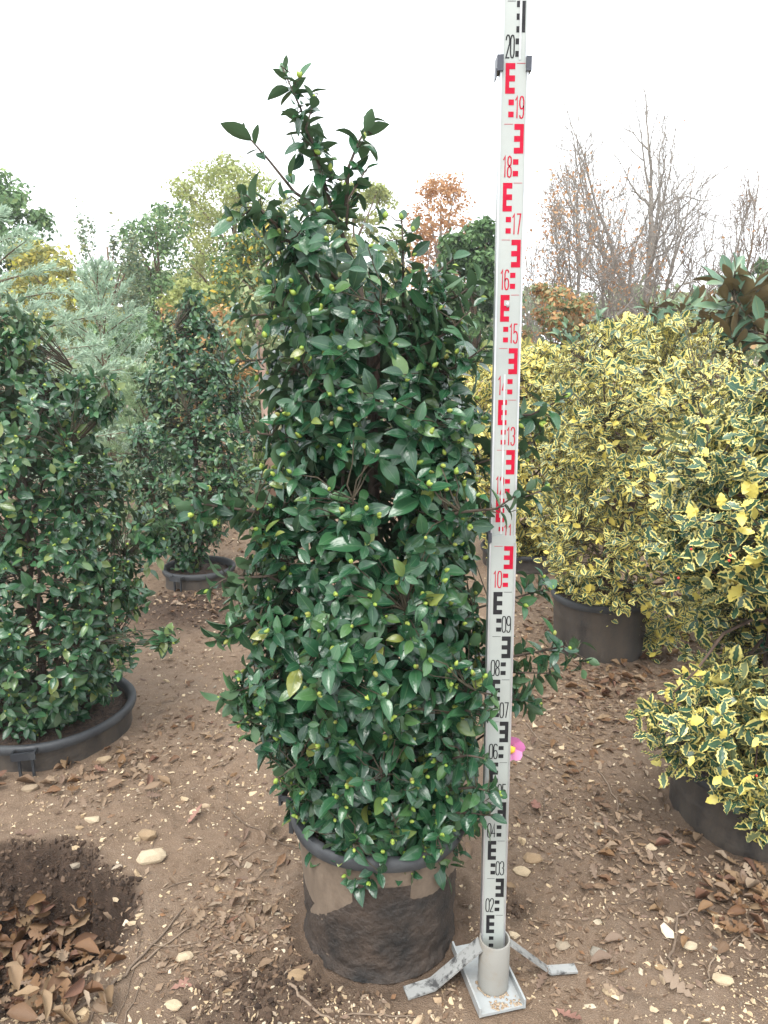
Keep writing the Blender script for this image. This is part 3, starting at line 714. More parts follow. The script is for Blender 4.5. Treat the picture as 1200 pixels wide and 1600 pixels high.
# --- the tall camellia
rng = np.random.default_rng(11)
CY = 1.67
cam_root = thing('camellia_shrub', 'tall dark green camellia with yellow-green buds, growing in the mud-caked pot', 'shrub', (-.012, CY, .31))
sk = Skeleton(cam_root, M_cbark, rng)
rows = [(235, 478, 500), (290, 455, 540), (345, 425, 615), (400, 412, 668), (450, 415, 698), (500, 415, 715), (560, 415, 728), (640, 415, 740), (720, 420, 750), (780, 395, 758), (870, 385, 762), (940, 365, 760), (1010, 365, 758), (1080, 380, 752), (1140, 400, 752), (1200, 440, 748), (1260, 470, 745), (1310, 500, 720)]
e = env(rows, CY)
trunk = [(592, 1330, CY), (590, 1150, CY), (585, 950, CY + .01), (582, 750, CY), (578, 560, CY), (560, 430, CY), (520, 330, CY), (490, 230, CY), (470, 170, CY), (443, 110, CY)]
sk.limb('stem', path_px(trunk[:6]), .014, .006, 8); sk.limb('stem', path_px(trunk[5:]), .006, .0016, 6)
sk.limb('stem', wander(at(600, 1330, CY + .02), at(640, 480, CY + .02), 8, .01, rng), .009, .003)
sk.limb('stem', wander(at(580, 1330, CY - .02), at(520, 560, CY - .05), 8, .01, rng), .009, .003)
stake = None
extra = []   # explicit shoots: polyline in the picture with its distance; leaves are set along it
E_ = [[(560, 430, CY), (520, 330, CY), (490, 230, CY), (470, 170, CY), (446, 108, CY)], [(520, 340, CY), (460, 300, CY - .02), (420, 250, CY - .03), (383, 208, CY - .03)],
      [(540, 330, CY), (545, 260, CY), (560, 222, CY), (580, 190, CY)], [(540, 360, CY), (545, 310, CY - .02), (572, 265, CY - .02)], [(500, 260, CY), (478, 200, CY - .03), (490, 160, CY - .03)],
      [(630, 480, CY), (630, 400, CY), (628, 345, CY)], [(530, 440, CY), (470, 380, CY - .05), (400, 320, CY - .08), (360, 352, CY - .08)], [(500, 440, CY), (430, 350, CY - .1), (380, 300, CY - .1)],
      [(640, 470, CY), (690, 420, CY), (708, 405, CY)], [(640, 500, CY), (720, 460, CY - .04), (745, 440, CY - .04)],
      [(620, 700, CY), (760, 650, 1.64), (830, 648, 1.62), (880, 622, 1.62)], [(620, 760, CY), (760, 720, 1.62), (835, 690, 1.62)],
      [(640, 840, CY), (760, 800, 1.60), (850, 765, 1.60)], [(640, 830, CY), (720, 800, 1.45), (775, 795, 1.42), (800, 778, 1.42)],
      [(640, 980, CY), (780, 940, 1.62), (855, 920, 1.60)], [(640, 1060, CY), (780, 1030, 1.60), (880, 1010, 1.60), (915, 1030, 1.60)], [(640, 1100, CY), (790, 1050, 1.58), (860, 1052, 1.57)], [(640, 1140, CY), (790, 1090, 1.6), (840, 1098, 1.6)],
      [(540, 860, CY), (400, 800, 1.55), (320, 788, 1.52), (285, 790, 1.51)], [(540, 840, CY), (420, 800, 1.6), (345, 790, 1.58), (300, 805, 1.58)], [(540, 960, CY), (420, 900, 1.55), (350, 905, 1.54), (328, 920, 1.53)], [(540, 1000, CY), (420, 960, 1.55), (350, 985, 1.54), (338, 1000, 1.53)],
      [(540, 1080, CY), (430, 1060, 1.55), (370, 1080, 1.54), (345, 1090, 1.54)], [(540, 1120, CY), (440, 1090, 1.55), (385, 1110, 1.54), (375, 1130, 1.54)], [(540, 1180, CY), (470, 1190, 1.5), (435, 1215, 1.48)],
      [(540, 520, CY), (430, 490, 1.58), (365, 495, 1.56)], [(540, 620, CY), (430, 560, 1.58), (370, 565, 1.56)], [(540, 740, CY), (430, 680, 1.58), (385, 675, 1.56)],
      [(640, 1120, CY), (740, 1080, 1.44), (770, 1085, 1.41)], [(640, 1150, CY), (730, 1110, 1.44), (760, 1120, 1.41)], [(640, 1200, CY), (730, 1180, 1.44), (758, 1185, 1.41)], [(640, 1240, CY), (740, 1230, 1.44), (762, 1236, 1.40)], [(640, 1270, CY), (730, 1270, 1.44), (765, 1274, 1.40)],
      [(620, 620, CY), (720, 570, 1.55), (760, 540, 1.53)], [(620, 560, CY), (700, 520, 1.58), (740, 480, 1.58)],
      [(560, 1290, CY), (550, 1300, 1.50), (553, 1325, 1.44)], [(620, 1290, CY), (680, 1300, 1.48), (690, 1325, 1.44)], [(600, 1260, CY), (600, 1280, 1.5), (620, 1290, 1.44)]]
XP, XD = [], []
for pl in E_:
    P = path_px(pl)
    if pl is not E_[0]: sk.limb('branch', P, .0045 if len(pl) > 3 else .0035, .0016, 5)
    seg = np.diff(P, axis=0); L_ = np.linalg.norm(seg, axis=1); tot = L_.sum()
    XP.append(P[-1]); XD.append(seg[-1] / L_[-1])
    s = 0.0; low = pl[-1][1] > 560
    while s < min(tot * .7, .36):
        s += rng.uniform(.018, .034) if low else rng.uniform(.026, .046)
        q = tot - s; j = 0
        while j < len(L_) - 1 and q > L_[j]: q -= L_[j]; j += 1
        p = P[j] + seg[j] * min(1, q / L_[j]); d0 = seg[j] / L_[j]
        sd = nrm(rng.normal(size=3)); sd = nrm(sd - (sd @ d0) * d0)
        if rng.random() < (.85 if low else .62): XP.append(p + (sd * .03 + d0 * .02)); XD.append(nrm(d0 * .8 + sd * .8 + np.array([0, 0, .25])))
XP, XD = np.array(XP), np.array(XD)
for k in range(26):
    z = np.interp(k / 25, [0, 1], [.42, 1.62]); q = 2.4 * k; wl = np.interp(z, e[:, 0], e[:, 1]); wr = np.interp(z, e[:, 0], e[:, 2])
    a_ = np.array([(-.012) * (1 - k / 25) - .03 * k / 25, CY, z - .1]); b_ = np.array([(wl + wr) / 2 + (wr - wl) / 2 * .8 * math.cos(q), CY + (wr - wl) / 2 * .75 * math.sin(q), z + .06])
    sk.limb('branch', wander(a_, b_, 6, .008, rng, -.02), .005, .002, 5)
P1, O1 = sample(e, CY, 980, rng, .80, 1.0, seed=3, lump=.26); D1 = shoot_dirs(O1, rng, .45)
P2, O2 = sample(e, CY, 560, rng, .38, .82, seed=4); D2 = shoot_dirs(O2, rng, .6, .5)
ang_ = np.arctan2(P2[:, 1] - CY, P2[:, 0])
# the open window where the stem and its stake show
def window(P):
    x, y, z_ = project(P); return ~((np.hypot((x - 582) / 32, (y - 545) / 62) < 1) & (P[:, 1] < CY - .02))
py1, py2 = project(P1)[1], project(P2)[1]
k1, k2 = window(P1) & (rng.random(len(P1)) < np.interp(py1, [240, 350, 470, 560], [.15, .36, .72, 1])), window(P2) & (rng.random(len(P2)) < np.interp(py2, [300, 400, 500, 560], [.05, .2, .6, 1])); P1, D1, P2, D2 = P1[k1], D1[k1], P2[k2], D2[k2]
Mx = np.concatenate([rosettes(P1, D1, 5, 8, .049, .055, rng), rosettes(P2, D2, 5, 8, .049, .07, rng, e0=60), rosettes(XP, XD, 4, 7, .047, .05, rng, e0=40, e1=85)])
Plant(cam_root, M_cam, T_cam, Mx, 300, rng)
sk.twigs(np.concatenate([P1, P2, XP]), M_twig)
bp = np.concatenate([P1, XP]); bd = np.concatenate([D1, XD]); kk = rng.random(len(bp)) < .62
buds(cam_root, bp[kk] + bd[kk] * .004, bd[kk], rng, 170)
# old support stake inside the crown
mb = MB().tube(path_px([(586, 1320, CY + .035), (584, 900, CY + .035), (584, 462, CY + .03)]), [.016, .015, .014], 7)
tag(obj('wooden_stake', mb.mesh('wooden_stake', M_bark)), 'weathered wooden stake standing inside the tall camellia', 'stake')
# pink flower behind the staff
M_petal = piece_mat('pink_petal', [(0, (.72, .22, .50)), (1, (.82, .35, .60))], rough=.6, bs=0, mott=.1, trans=.3)
M_stamen = simple('stamen', (.75, .40, .03), (.85, .55, .06), 200, .6, 0)
fc = at(797, 1167, 1.52); fl_ = obj('flower', MB().addraw(*(lambda tt: (tt['v'] * .012 + fc - np.array([0, .012, 0]), tt['l'], tt['s']))(hull_tpl(7, 40, (1, .6, 1)))).mesh('flower', M_stamen), cam_root)
T_pet = leaf_tpl(w=.42, st=(.2, .45, .7, .9), peak=.7, fold=-.08, droop=-.05)
for k in range(6):
    q = k * math.pi / 3 + .2; l = np.array([[math.cos(q), -.35, math.sin(q)]]); Mp = frames(l, np.array([[0, -1.0, 0]]), [.036], fc[None, :])
    obj('petal', tpl_mesh('petal', T_pet, M_petal), fl_, Matrix(Mp[0].tolist()))
Pf = [fc + np.array([0, .012, 0]), fc + np.array([-.03, .05, .02]), at(740, 1160, 1.62)]; sk.limb('branch', Pf, .0018, .003, 5)

# --- shrub maker for the other potted plants
def shrub(name, label, cat, base, rows, Yc, L, ns, ni, mat, tpls, n_obj, seed, per=(5, 8), stem=.055, up=.45, bark=M_cbark, twig=M_twig, nb=16, r0=.016, budn=0, extra=(), group=None, e0=48, e1=98, trunk_top=.75, lump=.24, depth=.95, droop=.12, nstem=3, lo=.78, leafname='leaf', upn=.42, twr=.0014):
    rng = np.random.default_rng(seed); e = env(rows, Yc)
    root = thing(name, label, cat, base, group); sk = Skeleton(root, bark, rng)
    b0 = np.array(base, float); cxt = np.interp(e[-1, 0] * trunk_top, e[:, 0], (e[:, 1] + e[:, 2]) / 2)
    topz = e[0, 0] + (e[-1, 0] - e[0, 0]) * trunk_top
    for k in range(nstem):
        j = rng.normal(0, .02 if k else 0, 3); j[2] = 0
        sk.limb('stem', wander(b0 + j - np.array([0, 0, .05]), np.array([cxt, Yc, topz]) + j * 6 - np.array([0, 0, .12 * k]), 8, .012, rng), r0 * (1 if not k else .6), r0 * .25, 7)
    for k in range(nb):
        z = e[0, 0] + (e[-1, 0] - e[0, 0]) * (.05 + .85 * k / nb); q = 2.4 * k + seed; wl = np.interp(z, e[:, 0], e[:, 1]); wr = np.interp(z, e[:, 0], e[:, 2])
        zs = max(b0[2], z - .25); f = (zs - b0[2]) / max(.1, topz - b0[2]); a_ = b0 * (1 - f) + np.array([cxt, Yc, topz]) * f; a_[2] = zs
        b_ = np.array([(wl + wr) / 2 + (wr - wl) / 2 * .82 * math.cos(q), Yc + (wr - wl) / 2 * .78 * math.sin(q) * depth, z + .05])
        sk.limb('branch', wander(a_, b_, 7, .014, rng), r0 * .42, r0 * .12, 5)
    P1, O1 = sample(e, Yc, ns, rng, lo, 1.0, depth, seed=seed, lump=lump); P2, O2 = sample(e, Yc, ni, rng, .35, lo, depth, seed=seed + 1)
    Ps, Ds = [P1, P2], [shoot_dirs(O1, rng, up), shoot_dirs(O2, rng, up, .5)]
    for rows2, Y2, n2 in extra:
        e2 = env(rows2, Y2); P3, O3 = sample(e2, Y2, n2, rng, .3, 1.0, depth * .7, seed=seed + 5); Ps.append(P3); Ds.append(shoot_dirs(O3, rng, up * .6))
    P = np.concatenate(Ps); D = np.concatenate(Ds)
    M = rosettes(P, D, per[0], per[1], L, stem, rng, e0, e1, droop, upn)
    Plant(root, mat, tpls, M, n_obj, rng, leafname); sk.twigs(P, twig, twr)
    if budn: kk = rng.random(len(P)) < .5; buds(root, P[kk], D[kk], rng, budn, .012)
    return root, sk, rng
shrub('camellia_shrub', 'bushy camellia growing in the wide pot beside the muddy hollow', 'shrub', (-1.33, 2.65, .08),
      [(485, -90, 5), (520, -110, 42), (575, -120, 95), (620, -120, 165), (690, -130, 160), (760, -130, 185), (830, -120, 215), (900, -110, 225), (980, -100, 225), (1050, -80, 200), (1110, -20, 165), (1150, 20, 135)], 2.65, .047, 880, 400, M_cam2, T_cam, 300, 21, budn=80, r0=.015, lump=.36, depth=.9, extra=[([(585, 100, 170), (620, 110, 195), (650, 120, 185)], 2.55, 22), ([(820, 190, 262), (860, 200, 268)], 2.5, 16), ([(985, 220, 280), (1010, 225, 285)], 2.45, 8), ([(480, -10, 60), (540, -20, 95)], 2.6, 16)])
shrub('camellia_shrub', 'slender camellia in the sunken pot behind the heap of fresh earth', 'shrub', (-1.17, 4.45, .1),
      [(455, 292, 312), (510, 262, 345), (580, 232, 382), (650, 215, 400), (720, 200, 412), (780, 205, 405), (825, 232, 362), (868, 265, 320), (890, 275, 312)], 4.45, .045, 860, 320, M_cam2, T_cam_s, 260, 31, per=(5, 8), budn=0, r0=.014, lump=.5)
HB = dict(bark=M_bark, stem=.13, e0=38, e1=85, per=(7, 11), up=.55, leafname='leaf', droop=.05, upn=.35)
shrub('holly_shrub', 'yellow-edged holly in the standing black pot, filling the space beside the staff', 'shrub', (1.09, 3.5, .25),
      [(492, 960, 1080), (520, 890, 1130), (560, 850, 1170), (640, 818, 1230), (720, 815, 1240), (800, 825, 1235), (870, 845, 1210), (930, 895, 1130), (985, 940, 1060)], 3.5, .043, 980, 300, M_hol, T_hol, 300, 41, nb=22, r0=.022, lump=.28, **HB)
root, skb, rngb = shrub('holly_shrub', 'large yellow-edged holly with a green tie on its trunk, in the ribbed pot', 'shrub', (1.235, 2.15, .16),
      [(575, 1200, 1330), (610, 1130, 1400), (680, 1060, 1450), (760, 1025, 1480), (830, 1010, 1490), (870, 1030, 1480), (900, 1085, 1440)], 2.15, .049, 560, 170, M_holb, T_hol, 300, 51, nb=18, r0=.034, lump=.3, trunk_top=.5, nstem=1,
      extra=[([(880, 1090, 1330), (950, 1070, 1330), (1040, 1075, 1300)], 2.30, 140), ([(1035, 1090, 1180), (1070, 1030, 1250), (1095, 985, 1330), (1130, 990, 1330), (1165, 1010, 1320), (1200, 1050, 1300)], 1.98, 165), ([(1190, 1080, 1250), (1240, 1110, 1260), (1280, 1165, 1250)], 1.88, 26)], **HB)
for pts in ([(1190, 960, 2.15), (1130, 990, 2.0), (1090, 1045, 1.97), (1045, 1090, 1.95)], [(1190, 1000, 2.15), (1140, 1060, 2.0), (1110, 1130, 1.92)], [(1190, 940, 2.15), (1130, 900, 2.05), (1080, 880, 2.0)], [(1200, 1020, 2.15), (1190, 1100, 1.95), (1180, 1200, 1.88)]):
    skb.limb('branch', path_px(pts), .006, .0025, 5)
shrub('holly_shrub', 'pale yellow holly in the sunken pot directly behind the staff', 'shrub', (.98, 4.95, .1),
      [(535, 770, 880), (580, 735, 920), (650, 715, 945), (740, 715, 945), (810, 735, 930), (860, 765, 900), (885, 790, 880)], 4.95, .056, 560, 220, M_hol2, T_hol_s, 220, 61, nb=14, r0=.018, **HB)
shrub('holly_shrub', 'pale yellow holly standing behind the holly in the black pot', 'shrub', (1.85, 5.6, .0),
      [(515, 930, 1020), (560, 890, 1080), (650, 880, 1090), (760, 890, 1080), (840, 900, 1060)], 5.6, .056, 420, 150, M_hol2, T_hol_s, 100, 71, nb=10, r0=.018, **HB)
# green tie on the trunk of the big holly, and its own thick lower trunk
tp = at(1193, 1012, 2.15)
tz = float(tp[2])
mb = MB().tube([(1.235 + .047 * math.cos(q), 2.15 + .047 * math.sin(q), tz + .006 * math.sin(q)) for q in np.linspace(0, 2*math.pi, 25)], .0055, 8)
M_tie = simple('green_plastic', (.005, .09, .05), (.01, .13, .07), 40, .4, 0)
tag(obj('plant_tie', mb.mesh('plant_tie', M_tie)), 'green plastic tie looped round the trunk of the large holly', 'plant tie')
skb.limb('trunk', [(1.24, 2.15, .12), (1.236, 2.15, .35), (1.235, 2.15, tz), (1.236, 2.152, tz + .15), (1.22, 2.16, tz + .32), (1.16, 2.2, tz + .5)], .046, .022, 12)
# berries
M_berry = simple('red_berry', (.45, .02, .015), (.6, .05, .02), 80, .3, 0)
for px, py in ((1141, 868), (1139, 876), (1080, 858), (1060, 903), (1182, 1212)):
    c_ = at(px, py, 1.78 if py > 1000 else 1.80); mb = MB().lathe([(.0001, -.0036), (.0025, -.0025), (.0036, 0), (.0025, .0025), (.0001, .0036)], 10, c_); obj('berry', mb.mesh('berry', M_berry), root)
# magnolias: green above, brown felt below
MG = dict(bark=M_bbark, stem=.18, e0=25, e1=75, per=(6, 9), up=1.2, droop=-.05, upn=.25, nstem=2, lump=.3)
shrub('magnolia_tree', 'young magnolia with large brown-backed leaves rising behind the hollies', 'tree', (2.45, 4.3, 0),
      [(425, 1135, 1190), (470, 1120, 1250), (530, 1120, 1290), (600, 1150, 1300), (700, 1170, 1290)], 4.3, .18, 46, 12, M_mag, T_mag, 300, 81, nb=8, r0=.022, twr=.006, **MG)
shrub('magnolia_tree', 'smaller magnolia with tawny leaf backs beyond the pale hollies', 'tree', (2.6, 7.2, 0),
      [(455, 1040, 1090), (480, 1000, 1110), (540, 980, 1120), (620, 990, 1110)], 7.2, .15, 34, 10, M_mag, T_mag, 120, 82, nb=8, r0=.02, twr=.006, group='magnolias beyond the hollies', **MG)
shrub('magnolia_tree', 'magnolia with olive and rust leaves beside the orange scrub', 'tree', (2.0, 7.6, 0),
      [(475, 905, 950), (500, 870, 970), (540, 860, 980), (620, 870, 980)], 7.6, .14, 26, 8, M_mag, T_mag, 120, 83, nb=8, r0=.02, twr=.006, group='magnolias beyond the hollies', **MG)

rng = np.random.default_rng(88); n = 60; P = np.array([1.0, 3.62, .255]) + rng.normal(0, 1, (n, 3)) * np.array([.035, .03, .004]); l = np.stack([rng.normal(0, .5, n), rng.normal(0, .5, n), np.ones(n)], 1)
M = frames(l, rng.normal(size=(n, 3)), rng.uniform(.04, .10, n), P)
M_weed = piece_mat('weed_leaf', [(0, (.05, .10, .035)), (1, (.10, .17, .06))], rough=.5, bs=0, mott=.1, trans=.2)
tag(obj('weed', bulk('weed', [leaf_tpl(w=.10, droop=.3), leaf_tpl(w=.14, droop=.5)], rng.integers(0, 2, n), M, M_weed)), 'small green weed growing inside the rim of the standing black pot', 'plant')

# ------------------------------------------------------------------ trees and scrub beyond the nursery rows
def fol(name, stops, trans=.3, rough=.55): return piece_mat(name, stops, rough=rough, bs=0, mott=.1, trans=trans, spec=.3, bscale=3)
F_green = fol('green_foliage', [(0, (0.085, 0.163, 0.062)), (.5, (0.132, 0.233, 0.093)), (.9, (0.202, 0.310, 0.124)), (1, (0.310, 0.404, 0.155))])
F_dark = fol('dark_foliage', [(0, (0.047, 0.101, 0.039)), (.5, (0.078, 0.155, 0.054)), (.9, (0.124, 0.217, 0.078)), (1, (0.202, 0.296, 0.124))])
F_lime = fol('lime_foliage', [(0, (0.230, 0.276, 0.081)), (.5, (0.310, 0.356, 0.115)), (1, (0.414, 0.425, 0.149))], .35)
F_yel = fol('yellowing_foliage', [(0, (0.217, 0.248, 0.093)), (.5, (0.342, 0.342, 0.124)), (.85, (0.497, 0.420, 0.093)), (1, (0.600, 0.600, 0.078))], .35)
F_arb = fol('orange_flecked_foliage', [(0, (0.070, 0.132, 0.047)), (.6, (0.124, 0.202, 0.070)), (.85, (0.186, 0.265, 0.093)), (.88, (0.600, 0.373, 0.047)), (1, (0.600, 0.466, 0.062))])
F_oran = fol('orange_foliage', [(0, (.36, .17, .07)), (.5, (.46, .24, .10)), (1, (.52, .32, .16))], .35)
F_scrub = fol('rusty_scrub', [(0, (0.155, 0.217, 0.093)), (.4, (0.279, 0.296, 0.139)), (.6, (0.513, 0.265, 0.109)), (1, (0.600, 0.342, 0.155))])
F_blue = fol('blue_cedar_needles', [(0, (.28, .39, .29)), (.5, (.39, .52, .39)), (1, (.52, .62, .45))], .2)
F_col = fol('grey_green_foliage', [(0, (0.132, 0.202, 0.124)), (.6, (0.217, 0.296, 0.186)), (1, (0.373, 0.373, 0.186))])
F_olive = fol('olive_foliage', [(0, (0.139, 0.202, 0.093)), (.5, (0.217, 0.279, 0.139)), (.9, (0.310, 0.358, 0.171)), (1, (0.497, 0.310, 0.155))])
TT = 'trees standing beyond the rows of pots'
def leafy(name, label, pxc, ytop, ybot, hw, Y, mat, n, leaf, seed, clumps=40, cr=.22, shape='oval', bark=M_bbark, cat='tree', group=TT, tr=.07, gaps=0.0, nl=10, tpl=T_q):
    rng = np.random.default_rng(seed)
    top = at(pxc, ytop, Y); bot = at(pxc, ybot, Y); zt, zb = top[2], max(.1, bot[2]); W = hw * (Y / math.cos(PITCH)) / FPX; H = zt - zb; cx = top[0]
    root = thing(name, label, cat, (cx, Y, 0), group)
    t_ = rng.random(clumps) ** (.85 if shape == 'oval' else 1.0); q = rng.uniform(0, 6.28, clumps); f = np.sqrt(rng.uniform(.1, 1, clumps))
    if shape == 'oval': rad = np.sqrt(np.clip(1 - (2 * t_ - 1.0) ** 2 * .85, .05, 1))
    elif shape == 'cone': rad = 1.02 - t_
    elif shape == 'column': rad = .75 + .25 * np.sin(t_ * 3)
    else: rad = np.full(clumps, 1.0)
    C = np.stack([cx + W * rad * f * np.cos(q), Y + W * rad * f * np.sin(q), zb + H * (.06 + .9 * t_)], 1)
    trunk = wander((cx, Y, -.1), (cx + rng.normal(0, W * .06), Y, zb + H * .8), 8, W * .03, rng); obj('trunk', MB().tube(trunk, np.linspace(tr, tr * .2, 8), 8).mesh('trunk', bark), root)
    for k in range(min(nl, clumps)):
        c_ = C[k]; i_ = np.clip(np.searchsorted(trunk[:, 2], c_[2] - .3 * H), 1, 7); a_ = trunk[i_ - 1]
        obj('limb', MB().tube(wander(a_, c_, 5, W * .03, rng), np.linspace(tr * .4, tr * .08, 5), 5).mesh('limb', bark), root)
    w_ = rng.uniform(.4, 1.3, clumps); w_ /= w_.sum(); ci = rng.choice(clumps, n, p=w_)
    rr = W * cr * rng.uniform(.7, 1.35, clumps)
    if shape == 'shoots':
        P = C[ci] + rng.normal(0, 1, (n, 3)) * np.array([.35, .35, 2.2]) * rr[ci][:, None]
    else:
        d = nrm(rng.normal(size=(n, 3))); P = C[ci] + d * (rr[ci] * rng.uniform(.2, 1, n) ** .5)[:, None] * np.array([1, 1, .75])
    out = nrm(P - C[ci]) + np.array([0, 0, .5]) + rng.normal(0, .5, (n, 3))
    l = np.cross(out, rng.normal(size=(n, 3))); M = frames(l, out, leaf * rng.uniform(.6, 1.4, n), P)
    cr_ = obj('crown', bulk('crown', tpl, rng.integers(0, len(tpl), n), M, mat), root, kind='stuff'); return root
def cedar(label, pxc, ytop, Y, radius, seed, nb=46, mat=None, asc=38, droopy=.1, dense=1.0, side=None):
    rng = np.random.default_rng(seed); top = at(pxc, ytop, Y); cx, H = top[0], top[2]
    root = thing('blue_cedar', label, 'tree', (cx, Y, 0), None)
    obj('trunk', MB().tube([(cx, Y, -.1), (cx + .01, Y, H * .5), (cx, Y, H)], [.045, .03, .005], 8).mesh('trunk', M_bbark), root)
    NP, NL = [], []
    for k in range(nb):
        f = (k + .5) / nb; z = .12 + (H - .16) * f; q = 2.4 * k + rng.normal(0, .2); ln = radius * (1 - f) ** .75 * rng.uniform(.75, 1.2) + .12
        el = R_(asc * (.5 + .8 * f) + rng.normal(0, 6)); d = np.array([math.cos(q) * math.cos(el), math.sin(q) * math.cos(el), math.sin(el)])
        P = np.array([(cx, Y, z) + d * ln * s + np.array([0, 0, -droopy * ln * s * s]) for s in np.linspace(0, 1, 6)])
        obj('branch', MB().tube(P, np.linspace(.008, .0015, 6), 4).mesh('branch', M_bbark), root)
        for j in range(int(9 + 22 * ln)):
            s = rng.uniform(.12, 1.0); p = np.array([np.interp(s, np.linspace(0, 1, 6), P[:, a_]) for a_ in range(3)])
            sd = nrm(np.cross(d, [0, 0, 1.0])) * rng.choice([-1, 1]); sdir = nrm(d * .9 + sd * rng.uniform(.3, .9) + np.array([0, 0, rng.normal(.1, .25)])); sl = (.10 + .16 * ln) * (1.1 - s * .7)
            m_ = int(30 * dense); tt = rng.random(m_)[:, None]
            NP.append(p + sdir * sl * tt); NL.append(nrm(sdir * 1.1 + rng.normal(0, .45, (m_, 3))))
        m_ = int(46 * dense); tt = rng.random(m_); pp = np.stack([np.interp(tt, np.linspace(0, 1, 6), P[:, a_]) for a_ in range(3)], 1); NP.append(pp); NL.append(nrm(d + rng.normal(0, .5, (m_, 3))))
    for s in np.linspace(H * .6, H, 60): NP.append(np.array([[cx, Y, s]] * 4)); NL.append(nrm(np.array([0, 0, .8]) + rng.normal(0, .6, (4, 3))))
    NP = np.concatenate(NP); NL = np.concatenate(NL); n = len(NP)
    M = frames(NL, rng.normal(size=(n, 3)), rng.uniform(.025, .05, n), NP)
    obj('crown', bulk('crown', T_needle, rng.integers(0, 2, n), M, mat or F_blue), root, kind='stuff')
def bare(label, pxc, ytop, Y, hw, seed, mat, leaves=0, r0=.10, fork=.28):
    rng = np.random.default_rng(seed); top = at(pxc, ytop, Y); H = top[2]; cx = top[0]; W = hw * Y / FPX
    root = thing('bare_tree', label, 'tree', (cx, Y, 0), None)
    fine = MB(); ends = []; limbs = []
    def grow(p, d, r, ln, depth, mb):
        k = 5; P = [p]
        for s in range(k):
            d = nrm(d + rng.normal(0, .09, 3) + np.array([0, 0, .03])); P.append(P[-1] + d * ln / k)
        (mb or fine).tube(P, np.linspace(r, max(.004, r * .6), k + 1), 6 if depth < 2 else 3, cap=False)
        if depth >= 5: ends.extend(P[2:]); return
        if depth >= 2: ends.append(P[-1])
        for c_ in range(4 if depth < 2 else 3):
            A, B = perp(d[None, :]); q = rng.uniform(0, 6.28); an = rng.uniform(.45, .95) * (.35 if c_ == 0 else 1)
            dd = nrm(d * math.cos(an) + (A[0] * math.cos(q) + B[0] * math.sin(q)) * math.sin(an) + np.array([0, 0, .05]))
            grow(P[-1] if c_ == 0 else P[k - c_], dd, max(.0045, r * (.66 if c_ == 0 else rng.uniform(.38, .52))), ln * rng.uniform(.6, .85), depth + 1, None)
    zf = H * fork; tk = wander((cx, Y, -.1), (cx, Y, zf), 6, .02, rng)
    for c_ in range(5):
        q = 2.4 * c_ + seed; an = .1 if c_ == 0 else rng.uniform(.55, 1.05); d = np.array([math.cos(q) * math.sin(an), math.sin(q) * math.sin(an), math.cos(an)])
        mb = MB(); grow(tk[-1] - np.array([0, 0, .2 * c_]), d, r0 * (.62 if c_ == 0 else .42), (H - zf) * .3, 0, mb); limbs.append(mb)
    fv = np.concatenate(fine.V); o_ = np.array([cx, Y, zf])
    f_ = np.array([W / np.percentile(np.abs(fv[:, 0] - cx), 78), W / np.percentile(np.abs(fv[:, 1] - Y), 78), (H - zf) / (np.percentile(fv[:, 2], 99.6) - zf)])
    def fit(a_): return o_ + (a_ - o_) * f_
    obj('trunk', MB().tube(tk, np.linspace(r0, r0 * .8, 6), 9).mesh('trunk', mat), root)
    for mb in limbs + [fine]: mb.V = [fit(v_) for v_ in mb.V]
    for mb in limbs: obj('limb', mb.mesh('limb', mat), root)
    obj('twigs', fine.mesh('twigs', mat), root, kind='stuff')
    if leaves:
        E_a = fit(np.array(ends)); P = E_a[rng.integers(0, len(E_a), leaves)] + rng.normal(0, .05, (leaves, 3)); P = P[(P[:, 2] < zf + (H - zf) * .9)]
        n = len(P); M = frames(rng.normal(size=(n, 3)), rng.normal(size=(n, 3)), rng.uniform(.045, .085, n), P)
        obj('crown', bulk('crown', T_q, rng.integers(0, 3, n), M, F_oran), root, kind='stuff')
    return root

leafy('evergreen_tree', 'dense green evergreen towering over the blue cedars', -40, 262, 520, 92, 13, F_green, 12000, .10, 101, 90, .24)
leafy('yellowing_bush', 'yellowing bush with bare lower twigs behind the blue cedars', 75, 385, 560, 85, 10.5, F_yel, 4200, .075, 102, 60, .22, cat='bush', group=None, tr=.03)
leafy('upright_tree', 'slender upright grey-green tree with feathery vertical shoots', 168, 345, 540, 48, 12, F_col, 5200, .06, 103, 34, .16, 'shoots', group=None)
leafy('slim_tree', 'slim green tree with a narrow rounded crown beside the feathery upright tree', 243, 315, 540, 46, 14, F_green, 5200, .075, 104, 70, .4, 'column', group=None)
leafy('lime_tree', 'tall airy lime-green tree behind the top of the tall camellia', 355, 250, 520, 105, 17, F_lime, 17000, .08, 105, 200, .2, group=None, tr=.12)
leafy('lime_tree', 'pale lime-green tree showing through the top shoots of the camellia', 560, 285, 520, 75, 18, F_lime, 9000, .09, 106, 90, .17, group=None, tr=.10)
leafy('strawberry_tree', 'dark round evergreen flecked with orange fruit', 405, 362, 530, 72, 9.5, F_arb, 6000, .07, 107, 60, .24, group=None, tr=.05)
leafy('orange_tree', 'tree in orange autumn leaf standing behind the dark rounded evergreen', 690, 268, 500, 48, 16, F_oran, 5200, .075, 108, 150, .32, bark=M_gbark, group=None, tr=.09)
leafy('rounded_tree', 'dense mid-green rounded evergreen directly behind the red staff numerals', 752, 345, 600, 68, 9, F_dark, 11000, .07, 109, 110, .24, group=None, tr=.05)
leafy('evergreen_tree', 'green evergreen at the foot of the bare trees beyond the big magnolia', 1215, 395, 540, 45, 15, F_green, 3000, .11, 110, 40, .22, group=None)
bare('bare tree with a scatter of orange leaves still clinging', 915, 212, 14, 75, 121, M_gbark, 1900, .08)
